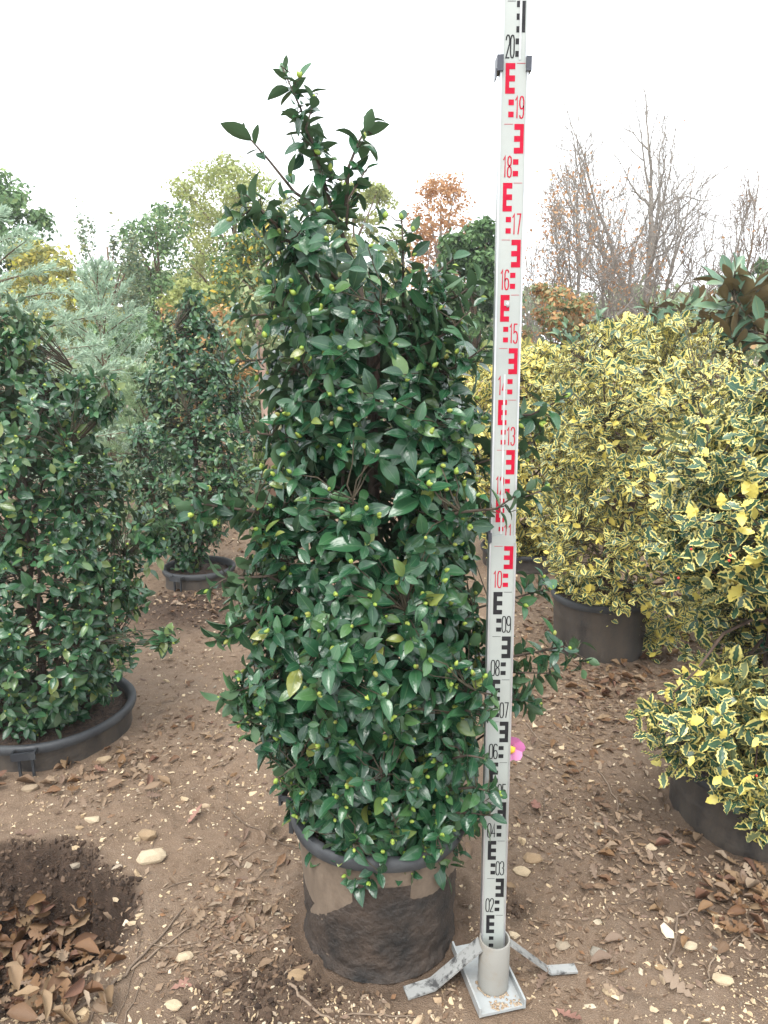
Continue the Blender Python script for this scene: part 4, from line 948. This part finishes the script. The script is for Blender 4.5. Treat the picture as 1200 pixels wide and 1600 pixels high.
bare('tallest leafless grey tree with fine upswept twigs', 1035, 152, 15, 88, 132, M_gbark, 60, .15, .3)
bare('smaller leafless tree with fine brown twigs behind the magnolia', 1172, 262, 15, 70, 143, M_bbark, 90, .08)
cedar('pale blue cedar with upswept feathery branches beside the slender camellia', 150, 425, 6.2, .95, 151, asc=46)
cedar('pale blue cedar reaching level branches above the bushy camellia', -20, 330, 5.0, 1.15, 152, asc=22, dense=.9)
F_pale = fol('pale_green_cedar_needles', [(0, (.26, .38, .22)), (.5, (.38, .50, .30)), (1, (.50, .58, .34))], .25)
cedar('low pale green cedar with soft tips between the camellias', 222, 575, 5.6, .62, 153, nb=34, mat=F_pale, asc=40, dense=1.3)
leafy('scrub_bush', 'rust and green scrubby bush rising behind the slender camellia', 315, 472, 760, 85, 7.8, F_scrub, 6500, .06, 161, 80, .2, cat='bush', group=None, tr=.025)
leafy('scrub_bush', 'orange-brown scrub at the foot of the bare trees', 865, 440, 640, 62, 9.0, F_scrub, 5200, .065, 162, 60, .22, cat='bush', group=None, tr=.025)
leafy('laurel_bush', 'olive green bush seen through the middle of the tall camellia', 455, 500, 790, 95, 8.2, F_olive, 6500, .07, 163, 70, .2, cat='bush', group=None, tr=.03)
leafy('laurel_bush', 'green bush between the rounded evergreen and the tall camellia', 620, 470, 800, 110, 9.8, F_green, 6000, .08, 164, 70, .2, cat='bush', group=None, tr=.03)
leafy('laurel_bush', 'dim green bush under the blue cedars', 40, 500, 830, 120, 8.2, F_olive, 6000, .075, 165, 70, .2, cat='bush', group=None, tr=.03)
leafy('laurel_bush', 'green bush low behind the pale hollies', 1120, 470, 800, 130, 9.8, F_olive, 5000, .08, 166, 70, .2, cat='bush', group=None, tr=.03)
leafy('laurel_bush', 'fresh green bush filling the gap behind the low pale cedar', 205, 490, 800, 80, 8.6, F_green, 6500, .07, 167, 80, .22, cat='bush', group=None, tr=.03)
leafy('laurel_bush', 'light green bush low beneath the tall lime-green tree', 300, 440, 640, 70, 11.5, F_lime, 5000, .075, 168, 70, .22, cat='bush', group=None, tr=.03)
# pale straight trunk beside the tall camellia
mb = MB().tube(path_px([(424, 745, 6.2), (416, 650, 6.2), (408, 560, 6.2), (400, 480, 6.2)]), [.042, .038, .034, .03], 9)
M_pale = simple('pale_trunk', (.34, .22, .17), (.48, .34, .27), 10, .8, .3, .01)
pr = thing('young_tree', 'young tree with a pale pinkish trunk showing beside the tall camellia', 'tree', tuple(gp(424, 780)))
mbt = MB().tube(path_px([(426, 775, 6.2), (416, 650, 6.2), (408, 560, 6.2), (402, 490, 6.2)]), [.044, .04, .035, .025], 9); obj('trunk', mbt.mesh('trunk', M_pale), pr)
rng = np.random.default_rng(9); c0 = at(402, 500, 6.2); n = 700; P = c0 + rng.normal(0, 1, (n, 3)) * np.array([.12, .12, .16]); M = frames(rng.normal(size=(n, 3)), rng.normal(size=(n, 3)) + np.array([0, 0, 1]), rng.uniform(.04, .08, n), P)
obj('crown', bulk('crown', T_q, rng.integers(0, 3, n), M, F_olive), pr, kind='stuff')
# weeds by the far pot, and a far belt of woodland that closes the view
rng = np.random.default_rng(19); n = 2600; c0 = gp(455, 735); P = c0 + np.stack([rng.normal(.1, .45, n), rng.normal(.3, .6, n), rng.uniform(0, .16, n)], 1)
M = frames(np.stack([rng.normal(0, .4, n), rng.normal(0, .4, n), np.ones(n)], 1), rng.normal(size=(n, 3)), rng.uniform(.05, .14, n), P)
F_weed = fol('bright_weeds', [(0, (0.189, 0.297, 0.095)), (1, (0.351, 0.459, 0.162))])
o = obj('weeds', bulk('weeds', [quad_tpl(.1, .1)], np.zeros(n, int), M, F_weed), kind='stuff'); o['label'] = 'bright green weeds beside the far pot'
n = 26000; rng = np.random.default_rng(29); X_ = rng.uniform(-32, 32, n); Hh = 2.6 + 1.6 * vnoise(X_ * .35, X_ * 0, 3) + .8 * vnoise(X_ * 1.7, X_ * 0, 5)
P = np.stack([X_, 34 + rng.normal(0, 1.2, n), Hh * rng.random(n) ** .6], 1); M = frames(rng.normal(size=(n, 3)), rng.normal(size=(n, 3)) + np.array([0, -1, .6]), rng.uniform(.2, .5, n), P)
o = obj('woodland', bulk('woodland', T_q, rng.integers(0, 3, n), M, F_olive), kind='stuff'); o['label'] = 'distant belt of pale green woodland'
emit_plants()

# thin mist in the air
m = bpy.data.materials.new('thin_mist'); m.use_nodes = True; t = m.node_tree; t.nodes.clear()
pv = t.nodes.new('ShaderNodeVolumePrincipled'); pv.inputs['Color'].default_value = (.93, .96, 1, 1); pv.inputs['Density'].default_value = .0025; pv.inputs['Anisotropy'].default_value = .2
ou = t.nodes.new('ShaderNodeOutputMaterial'); t.links.new(pv.outputs[0], ou.inputs['Volume'])
o = obj('haze', MB().box((-130, -8, -1.6), (130, 150, 9.5)).mesh('haze', m, False), kind='stuff'); o['label'] = 'thin pale mist hanging over the nursery'

# ------------------------------------------------------------------ stones, fallen leaves and twigs on the soil
def in_pot(x, y, pad=.01): return any(math.hypot(x - c[0], y - c[1]) < c[2] + pad for c in POTS.values())
def on_stand(x, y): return math.hypot(x - fl2[0] - .02, y - fl2[1]) < .05 or math.hypot(x - fr2[0] + .02, y - fr2[1]) < .05 or math.hypot(x - SX, y - SY) < .06 or (abs(x - SX) < .075 and 1.36 < y < 1.6)
def gnormal(x, y, e=.02):
    return nrm(np.array([-(height(x + e, y) - height(x - e, y)) / (2 * e), -(height(x, y + e) - height(x, y - e)) / (2 * e), 1.0]))
def land(px, py):
    d = ray(px, py); ts = np.linspace((CAMH - .25) / -d[2], (CAMH + .45) / -d[2], 220); Q = CO + ts[:, None] * d
    b_ = Q[:, 2] <= height(Q[:, 0], Q[:, 1]); return Q[np.argmax(b_)] if b_.any() else Q[-1]
rng = np.random.default_rng(77)
# (pixel x, y, width in pixels, height ratio, label)
BIG = [(232, 1350, 50, .75, 'largest pale flat stone lying beside the muddy hollow'), (229, 1314, 34, 1.15, 'pale upright-edged stone just behind the largest flat stone'), (143, 1285, 28, .5, 'long cream stone at the rim of the muddy hollow'),
       (122, 1297, 18, .9, 'short stone touching the long cream stone at the rim of the hollow'), (462, 1531, 36, .8, 'soil-smeared rounded stone at the foot of the mud-caked pot'), (270, 1577, 30, .55, 'long cream stone below the russet oak leaf'),
       (286, 1502, 30, .6, 'pointed cream stone beside the dark stick'), (204, 1450, 22, 1.1, 'upright cream stone beside the leaf-filled hollow'), (184, 1458, 20, 1.3, 'orange-tinged stone leaning on the edge of the leaf-filled hollow'),
       (217, 1436, 18, .8, 'small block of cream stone above the upright stone at the hollow'), (119, 1372, 24, .9, 'tan stone stuck in the dark side of the hollow'), (287, 1256, 24, .55, 'flat white stone on the trodden path beside the camellia pot'),
       (304, 1273, 20, .8, 'cream stone paired with the flat white stone on the path'), (816, 1369, 30, .75, 'white stone by the small dug hole behind the staff'), (833, 1349, 34, .7, 'broad tan slab of stone behind the small dug hole'),
       (936, 1497, 34, .8, 'broad cream stone in front of the steel stand foot'), (1133, 1540, 36, .75, 'bright white pointed stone near the bent pale root'), (955, 1558, 28, .8, 'cream stone near the russet oak leaf by the stand'),
       (1018, 1330, 22, 1.2, 'upright pale stone among the litter beside the ribbed pot'), (1046, 1442, 18, 1.2, 'white chip standing beside the curled oak leaf'), (803, 1470, 24, .9, 'cream stone against the steel stand leg'),
       (1080, 1486, 26, .5, 'flat cream stone lying by the bent pale root'), (1034, 1518, 20, .9, 'tan stone at the end of the bent pale root'), (938, 1444, 20, .8, 'tan stone on the open soil beyond the stand leg'), (161, 1193, 26, .7, 'pale stone beside the wide sunken pot'), (45, 1238, 28, .7, 'pale stone under the rim of the wide sunken pot'),
       (1024, 1540, 16, .9, 'small rounded tan stone near the broad cream stone'), (880, 1485, 26, .4, 'thin tan stone splinter behind the stand leg foot')]
for px, py, wpx, ra, lab in BIG:
    p = land(px, py); z = project(p)[2]; s = wpx * z / FPX / 2
    Mx = Matrix.Translation((p[0], p[1] + s * .4, float(height(p[0], p[1] + s * .4)) + s * .22 * min(ra, 1))) @ Matrix.Rotation(rng.uniform(-.5, .5), 4, 'Z') @ Matrix.Diagonal((s, s * .9, s * (.55 + .5 * ra), 1))
    k = int(rng.integers(0, 5)); tag(obj('stone', tpl_mesh('stone', T_st_big[k] if wpx > 24 else T_st[k], M_stone, wpx > 40 and False), None, Mx), lab, 'stone')
ns = 0
while ns < 262:
    y = 1.35 + 3.8 * rng.random() ** 1.7; x = rng.uniform(-.62, .62) * (y * .974 + .35)
    if in_pot(x, y) or on_stand(x, y): continue
    s = .006 * math.exp(abs(rng.normal(0, .5))) * (1 + .12 * (y - 1.4))
    q = gnormal(x, y); rot = Vector((0, 0, 1)).rotation_difference(Vector(q.tolist())).to_matrix().to_4x4()
    Mx = Matrix.Translation((x, y, float(height(x, y)) + s * .12)) @ rot @ Matrix.Rotation(rng.uniform(0, 6.28), 4, 'Z') @ Matrix.Diagonal((s * rng.uniform(.9, 1.4), s * rng.uniform(.7, 1), s * rng.uniform(.7, 1.1), 1))
    k = int(rng.integers(0, 6)); inh = math.hypot((x - HOLE[0]) / HOLE[2], (y - HOLE[1]) / HOLE[3]) < .95
    o = obj('pebble', tpl_mesh('pebble', T_st[k], M_stone, False), None, Mx)
    if inh: tag(o, 'small pale pebble stuck in the dark soil of the muddy hollow', 'pebble', 'pebbles in the muddy hollow')
    else:
        reg = 'on the path between the two big camellias' if x < -.2 and y > 1.95 else 'between the muddy hollow and the mud-caked pot' if x < -.2 else 'on the ground between the staff and the potted hollies' if y > 1.9 else 'on the open soil round the steel stand'
        tag(o, 'small cream limestone pebble ' + reg, 'pebble', 'pebbles ' + reg)
    ns += 1
n = 32000; y = 1.3 + 5.5 * rng.random(n) ** 1.9; x = rng.uniform(-.66, .66, n) * (y * .974 + .4)
k = np.array([not in_pot(a_, b_) and not on_stand(a_, b_) for a_, b_ in zip(x, y)]) & (.12 + .9 * sstep(.3, .75, .6 * vnoise(x * 2.2, y * 2.2, 8) + .4 * vnoise(x * 7, y * 7, 9)) > rng.random(n)); x, y = x[k], y[k]; n = len(x)
s = .0023 * np.exp(np.abs(rng.normal(0, .7, n))) * (1 + .2 * (y - 1.4))
l = np.stack([rng.normal(size=n), rng.normal(size=n), rng.normal(0, .2, n)], 1); M = frames(l, np.stack([rng.normal(0, .3, n), rng.normal(0, .3, n), np.ones(n)], 1), s, np.stack([x, y, height(x, y) + s * .2], 1))
o = obj('gravel', bulk('gravel', T_gr, rng.integers(0, 4, n), M, M_gravel, False), kind='stuff'); o['label'] = 'fine pale grit strewn over the soil'
# clods of fresh damp soil in the hollow, on the heap and round the tall pot
C_ = []
for cx_, cy_, sx_, sy_, n_ in ((HOLE[0] + .08, HOLE[1] + .16, .24, .13, 2600), (-1.12, 3.9, .2, .16, 350), (-.25, 1.45, .12, .07, 420), (-.18, 1.5, .05, .05, 160), (.35, 1.73, .035, .03, 70)):
    C_.append(np.stack([rng.normal(cx_, sx_, n_), rng.normal(cy_, sy_, n_)], 1))
C_ = np.concatenate(C_); C_ = C_[damp(C_[:, 0], C_[:, 1]) > .45]; C_ = C_[[not in_pot(a_, b_, 0) and not on_stand(a_, b_) for a_, b_ in C_]]; n = len(C_)
s = np.minimum(.0032 * np.exp(np.abs(rng.normal(0, .8, n))), .013); M = frames(rng.normal(size=(n, 3)), rng.normal(size=(n, 3)), s, np.stack([C_[:, 0], C_[:, 1], height(C_[:, 0], C_[:, 1]) + s * .2], 1))
nb_ = 1500; B_ = np.stack([rng.normal(HOLE[0] + .06, .24, nb_), rng.normal(HOLE[1] + .2, .13, nb_)], 1); B_ = B_[(damp(B_[:, 0], B_[:, 1]) > .6) & (np.abs(B_[:, 0] - HOLE[0]) < .5)]; nb_ = len(B_)
s_b = rng.uniform(.005, .017, nb_) * rng.uniform(.5, 1, nb_); M = np.concatenate([M, frames(rng.normal(size=(nb_, 3)), rng.normal(size=(nb_, 3)), s_b, np.stack([B_[:, 0], B_[:, 1], height(B_[:, 0], B_[:, 1]) + s_b * .1], 1))]); n = len(M)
M_clod = piece_mat('damp_clod', [(0, (.032, .021, .015)), (.6, (.075, .048, .032)), (1, (.13, .088, .06))], rough=.95, bs=.4, bscale=80, mott=.3)
x = obj('soil_clods', bulk('soil_clods', [hull_tpl(60 + q_, 12, (1, .85, .7)) for q_ in range(4)], rng.integers(0, 4, n), M, M_clod, False), kind='stuff'); x['label'] = 'crumbled clods of dark damp soil'
# fallen leaves: centre and spread in the picture, count, length, how often lobed, russet share, label
REG = [((70, 1545), (62, 42), 230, (.045, .085), .35, .8, 'dead leaf in the heap of brown leaves filling the muddy hollow', 'leaves heaped in the hollow', .06),
       ((390, 1420), (45, 75), 70, (.03, .06), .5, .1, 'dry greyish leaf in the litter strip beside the mud-caked pot', 'leaves beside the mud-caked pot', .008),
       ((140, 1205), (55, 26), 60, (.04, .075), .4, .5, 'dry leaf lying round the foot of the wide sunken pot', 'leaves round the wide sunken pot', .01),
       ((300, 1130), (70, 65), 60, (.03, .06), .4, .2, 'dry leaf on the path between the two big camellias', 'leaves on the path', .004),
       ((1000, 1310), (62, 50), 95, (.035, .065), .4, .15, 'dry tan leaf in the litter drift beside the ribbed pot', 'leaves in the drift by the ribbed pot', .012),
       ((1160, 1410), (45, 35), 100, (.04, .07), .3, .6, 'brown leaf at the base of the ribbed pot', 'leaves at the base of the ribbed pot', .02),
       ((900, 1480), (120, 70), 26, (.035, .07), .6, .2, 'dry leaf on the open soil in front of the steel stand', 'leaves on the open soil', .003),
       ((1080, 985), (70, 40), 150, (.045, .08), .3, .7, 'reddish dead leaf under the large hollies', 'leaves under the hollies', .02),
       ((950, 1070), (65, 28), 130, (.04, .07), .3, .8, 'russet leaf in front of the standing black pot', 'leaves by the standing black pot', .01),
       ((870, 960), (45, 55), 150, (.035, .065), .3, .4, 'dry leaf on the ground behind the staff', 'leaves behind the staff', .008),
       ((400, 880), (55, 34), 150, (.035, .07), .3, .3, 'pale dry leaf on the ground behind the tall camellia', 'leaves behind the camellia', .01),
       ((290, 935), (60, 14), 50, (.04, .07), .3, .4, 'dry leaf in front of the slender camellia pot', 'leaves by the slender camellia', .008),
       ((900, 1180), (65, 60), 80, (.03, .06), .4, .2, 'dry leaf on the stony soil beyond the staff', 'leaves beyond the staff', .004)]
LV = []
for (cx, cy), (sx, sy), cnt, (l0, l1), oak, rus, lab, grp, hmax in REG:
    for _ in range(cnt):
        px = rng.normal(cx, sx); py = rng.normal(cy, sy)
        if grp.endswith('hollow'): px = rng.uniform(-40, 165); py = rng.uniform(1425, 1610) ; py = max(py, 1420 + max(0, px - 120) * .6)
        if py < 620 or py > 1640: continue
        p = land(px, py)
        if in_pot(p[0], p[1], .0) or on_stand(p[0], p[1]): continue
        LV.append((p[0], p[1], .88 * rng.uniform(l0, l1), rng.random() < oak, rng.random() < rus, lab, grp, rng.random() * hmax))
NM = [(265, 1550, .075, 'russet-pink lobed oak leaf lying flat below the dark stick'), (868, 1578, .07, 'russet-pink lobed oak leaf lying beside the steel stand foot'), (1030, 1458, .075, 'curled pale tan oak leaf beside the bent root'), (1085, 1565, .08, 'long tan oak leaf near the bright white stone'),
      (18, 1305, .085, 'upright tan oak leaf at the back rim of the muddy hollow'), (292, 1290, .075, 'pinkish oak leaf lying flat on the path'), (835, 1250, .08, 'broad pinkish-brown leaf on the soil beyond the staff'), (375, 1355, .06, 'pale tan oak leaf beside the thin dark twig')]
M_pinkleaf = piece_mat('pinkish_dead_leaf', [(0, (.25, .125, .095)), (1, (.31, .18, .135))], rough=.7, bs=.3, bscale=120, bd=.001, mott=.3)
def leaf_frame(x, y, L, dz, flat=1.0):
    nn = gnormal(x, y) + rng.normal(0, .28 if dz > .006 else .12, 3) * flat; q = rng.uniform(0, 6.28)
    return frames(np.array([[math.cos(q), math.sin(q), 0]]), nn[None, :], [L], np.array([[x, y, float(height(x, y)) + .004 + dz]]))[0]
for px, py, L, lab in NM:
    p = land(px, py); tag(obj('oak_leaf', tpl_mesh('oak_leaf', T_oak[int(rng.integers(0, 4))], M_pinkleaf if 'pink' in lab else M_dry), None, Matrix(leaf_frame(p[0], p[1], L, .001, .5).tolist())), lab, 'leaf')
fr_all = [leaf_frame(a[0], a[1], a[2], a[7]) for a in LV]
sz = np.array([a[2] * FPX / project(np.array([a[0], a[1], 0]))[2] * (1 if -10 < project(np.array([a[0], a[1], 0]))[0] < 1210 else 0) for a in LV]); order = np.argsort(-sz)
rest = {}
for r_, i_ in enumerate(order):
    a = LV[i_]; T = T_oak if a[3] else T_dry; k = int(rng.integers(0, 4)); mt = M_dryo if a[4] else M_dry
    if r_ < 288: tag(obj('oak_leaf' if a[3] else 'fallen_leaf', tpl_mesh('fallen_leaf', T[k], mt), None, Matrix(fr_all[i_].tolist())), a[5].replace('leaf', 'lobed oak leaf' if a[3] else 'oval leaf', 1) if 'leaf in the heap' in a[5] or 'litter' not in a[5].split('leaf')[0] else a[5], 'leaf', ('lobed ' if a[3] else 'oval ') + a[6])
    else: rest.setdefault((a[3], a[4]), []).append((k, fr_all[i_]))
# small crumbs of leaf and bark everywhere
for (o_, r2), li in rest.items():
    T = T_oak if o_ else T_dry; x = obj('leaf_litter', bulk('leaf_litter', T, np.array([k for k, _ in li]), np.array([m_ for _, m_ in li]), M_dryo if r2 else M_dry), kind='stuff'); x['label'] = 'smaller dead leaves scattered over the soil'
n = 11500; cen = np.array([(390, 1440), (330, 1480), (1000, 1330), (1150, 1420), (860, 1280), (160, 1200), (960, 1080), (400, 880), (1080, 990), (300, 1130), (900, 960), (640, 1560), (900, 1500), (880, 940), (900, 1050), (960, 1100), (1000, 1060), (1080, 1010), (400, 860), (380, 900), (290, 935), (860, 1120)]); ci = rng.integers(0, len(cen), n)
pp = cen[ci] + rng.normal(0, 1, (n, 2)) * np.array([70, 55]); pp = pp[(pp[:, 1] > 800) & (pp[:, 1] < 1620)]; Q = np.array([land(a_, b_) for a_, b_ in pp]); k = np.array([not in_pot(a_, b_) and not on_stand(a_, b_) for a_, b_ in Q[:, :2]]); Q = Q[k]; n = len(Q)
M = frames(np.stack([rng.normal(size=n), rng.normal(size=n), rng.normal(0, .15, n)], 1), np.stack([rng.normal(0, .4, n), rng.normal(0, .4, n), np.ones(n)], 1), rng.uniform(.007, .028, n) * (.8 + .15 * Q[:, 1]), np.stack([Q[:, 0], Q[:, 1], height(Q[:, 0], Q[:, 1]) + .003], 1), rng.uniform(.3, 1, n))
x = obj('leaf_crumbs', bulk('leaf_crumbs', T_q, rng.integers(0, 3, n), M, M_dry), kind='stuff'); x['label'] = 'crumbled bits of dead leaf on the soil'
# twigs: picture polyline, radius, label
TW = [([(95, 1598), (165, 1550), (205, 1518), (240, 1478), (287, 1423)], .0042, 'long dark forked stick lying beside the leaf-filled hollow'), ([(205, 1518), (250, 1485), (300, 1450)], .0028, 'shorter grey stick crossing the long dark stick'),
      ([(180, 1600), (205, 1540), (222, 1456)], .0016, 'straight straw stalk crossing the dark stick'), ([(140, 1602), (178, 1534)], .0022, 'short pale stalk below the dark stick'), ([(195, 1602), (228, 1522)], .0018, 'thin pale stalk beside the straight straw stalk'),
      ([(350, 1263), (385, 1290), (440, 1322), (472, 1328)], .0024, 'thin dark twig pointing at the mud-caked pot'), ([(360, 1355), (395, 1335), (405, 1328)], .0016, 'short thin twig beside the dark twig'),
      ([(1056, 1532), (1044, 1498), (1056, 1470), (1060, 1438), (1078, 1424), (1110, 1426), (1150, 1448)], .0042, 'bent pale grey root on the open soil'), ([(1106, 1546), (1106, 1512), (1150, 1470), (1202, 1418)], .0026, 'straw-coloured bent stalk beside the pale root'),
      ([(933, 1205), (964, 1250), (966, 1280), (958, 1315)], .0028, 'curved thin root on the soil beyond the staff'), ([(812, 1178), (870, 1208), (905, 1228)], .0022, 'straight thin twig behind the staff'), ([(822, 1132), (842, 1160), (885, 1170)], .0026, 'pale twig near the pink flower'),
      ([(1022, 1335), (1030, 1355), (1062, 1392), (1080, 1420)], .0018, 'straw stalk leading to the pale root'), ([(944, 1412), (958, 1432), (1020, 1470)], .0018, 'thin dark stem on the open soil'), ([(452, 1542), (480, 1572), (525, 1602)], .0042, 'thick dark root at the foot of the mud-caked pot'),
      ([(535, 1592), (600, 1588), (650, 1592)], .0024, 'dark twig in front of the mud-caked pot'), ([(1050, 1290), (1090, 1320), (1140, 1375)], .0018, 'straw stalk running along the ribbed pot'), ([(1030, 1040), (1075, 1000), (1120, 960)], .0025, 'thin twig under the large hollies'), ([(1160, 1550), (1202, 1578)], .0016, 'short straw stalk beside the bright white stone')]
for pl, r, lab in TW:
    P = np.array([land(*q) for q in pl]); t_ = np.linspace(0, len(P) - 1, len(P) * 3); P = np.stack([np.interp(t_, np.arange(len(P)), P[:, a_]) for a_ in range(3)], 1); P[1:-1, :2] += rng.normal(0, .003, (len(P) - 2, 2)); P[:, 2] = height(P[:, 0], P[:, 1]) + r * .9 + .002
    tag(obj('twig', MB().tube(P, np.linspace(r, r * .6, len(P)), 6).mesh('twig', M_stick)), lab, 'twig')
for _ in range(70):
    px, py = [(390, 1430), (960, 1330), (860, 1250), (330, 1180), (1060, 1380), (900, 1050)][int(rng.integers(0, 6))]; p = land(rng.normal(px, 60), rng.normal(py, 60)); q = rng.uniform(0, 6.28); L = rng.uniform(.04, .15)
    P = np.array([p + np.array([math.cos(q + .25 * s), math.sin(q + .25 * s), 0]) * L * s for s in np.linspace(-.5, .5, 7)])
    if in_pot(P[0, 0], P[0, 1], .02) or in_pot(P[-1, 0], P[-1, 1], .02) or on_stand(P[3, 0], P[3, 1]): continue
    r = rng.uniform(.0008, .0018); P[:, 2] = height(P[:, 0], P[:, 1]) + r + .002
    tag(obj('twig', MB().tube(P, np.linspace(r, r * .6, 7), 5).mesh('twig', M_stick)), 'thin dry stalk lying among the leaf litter', 'twig', 'stalks in the litter')
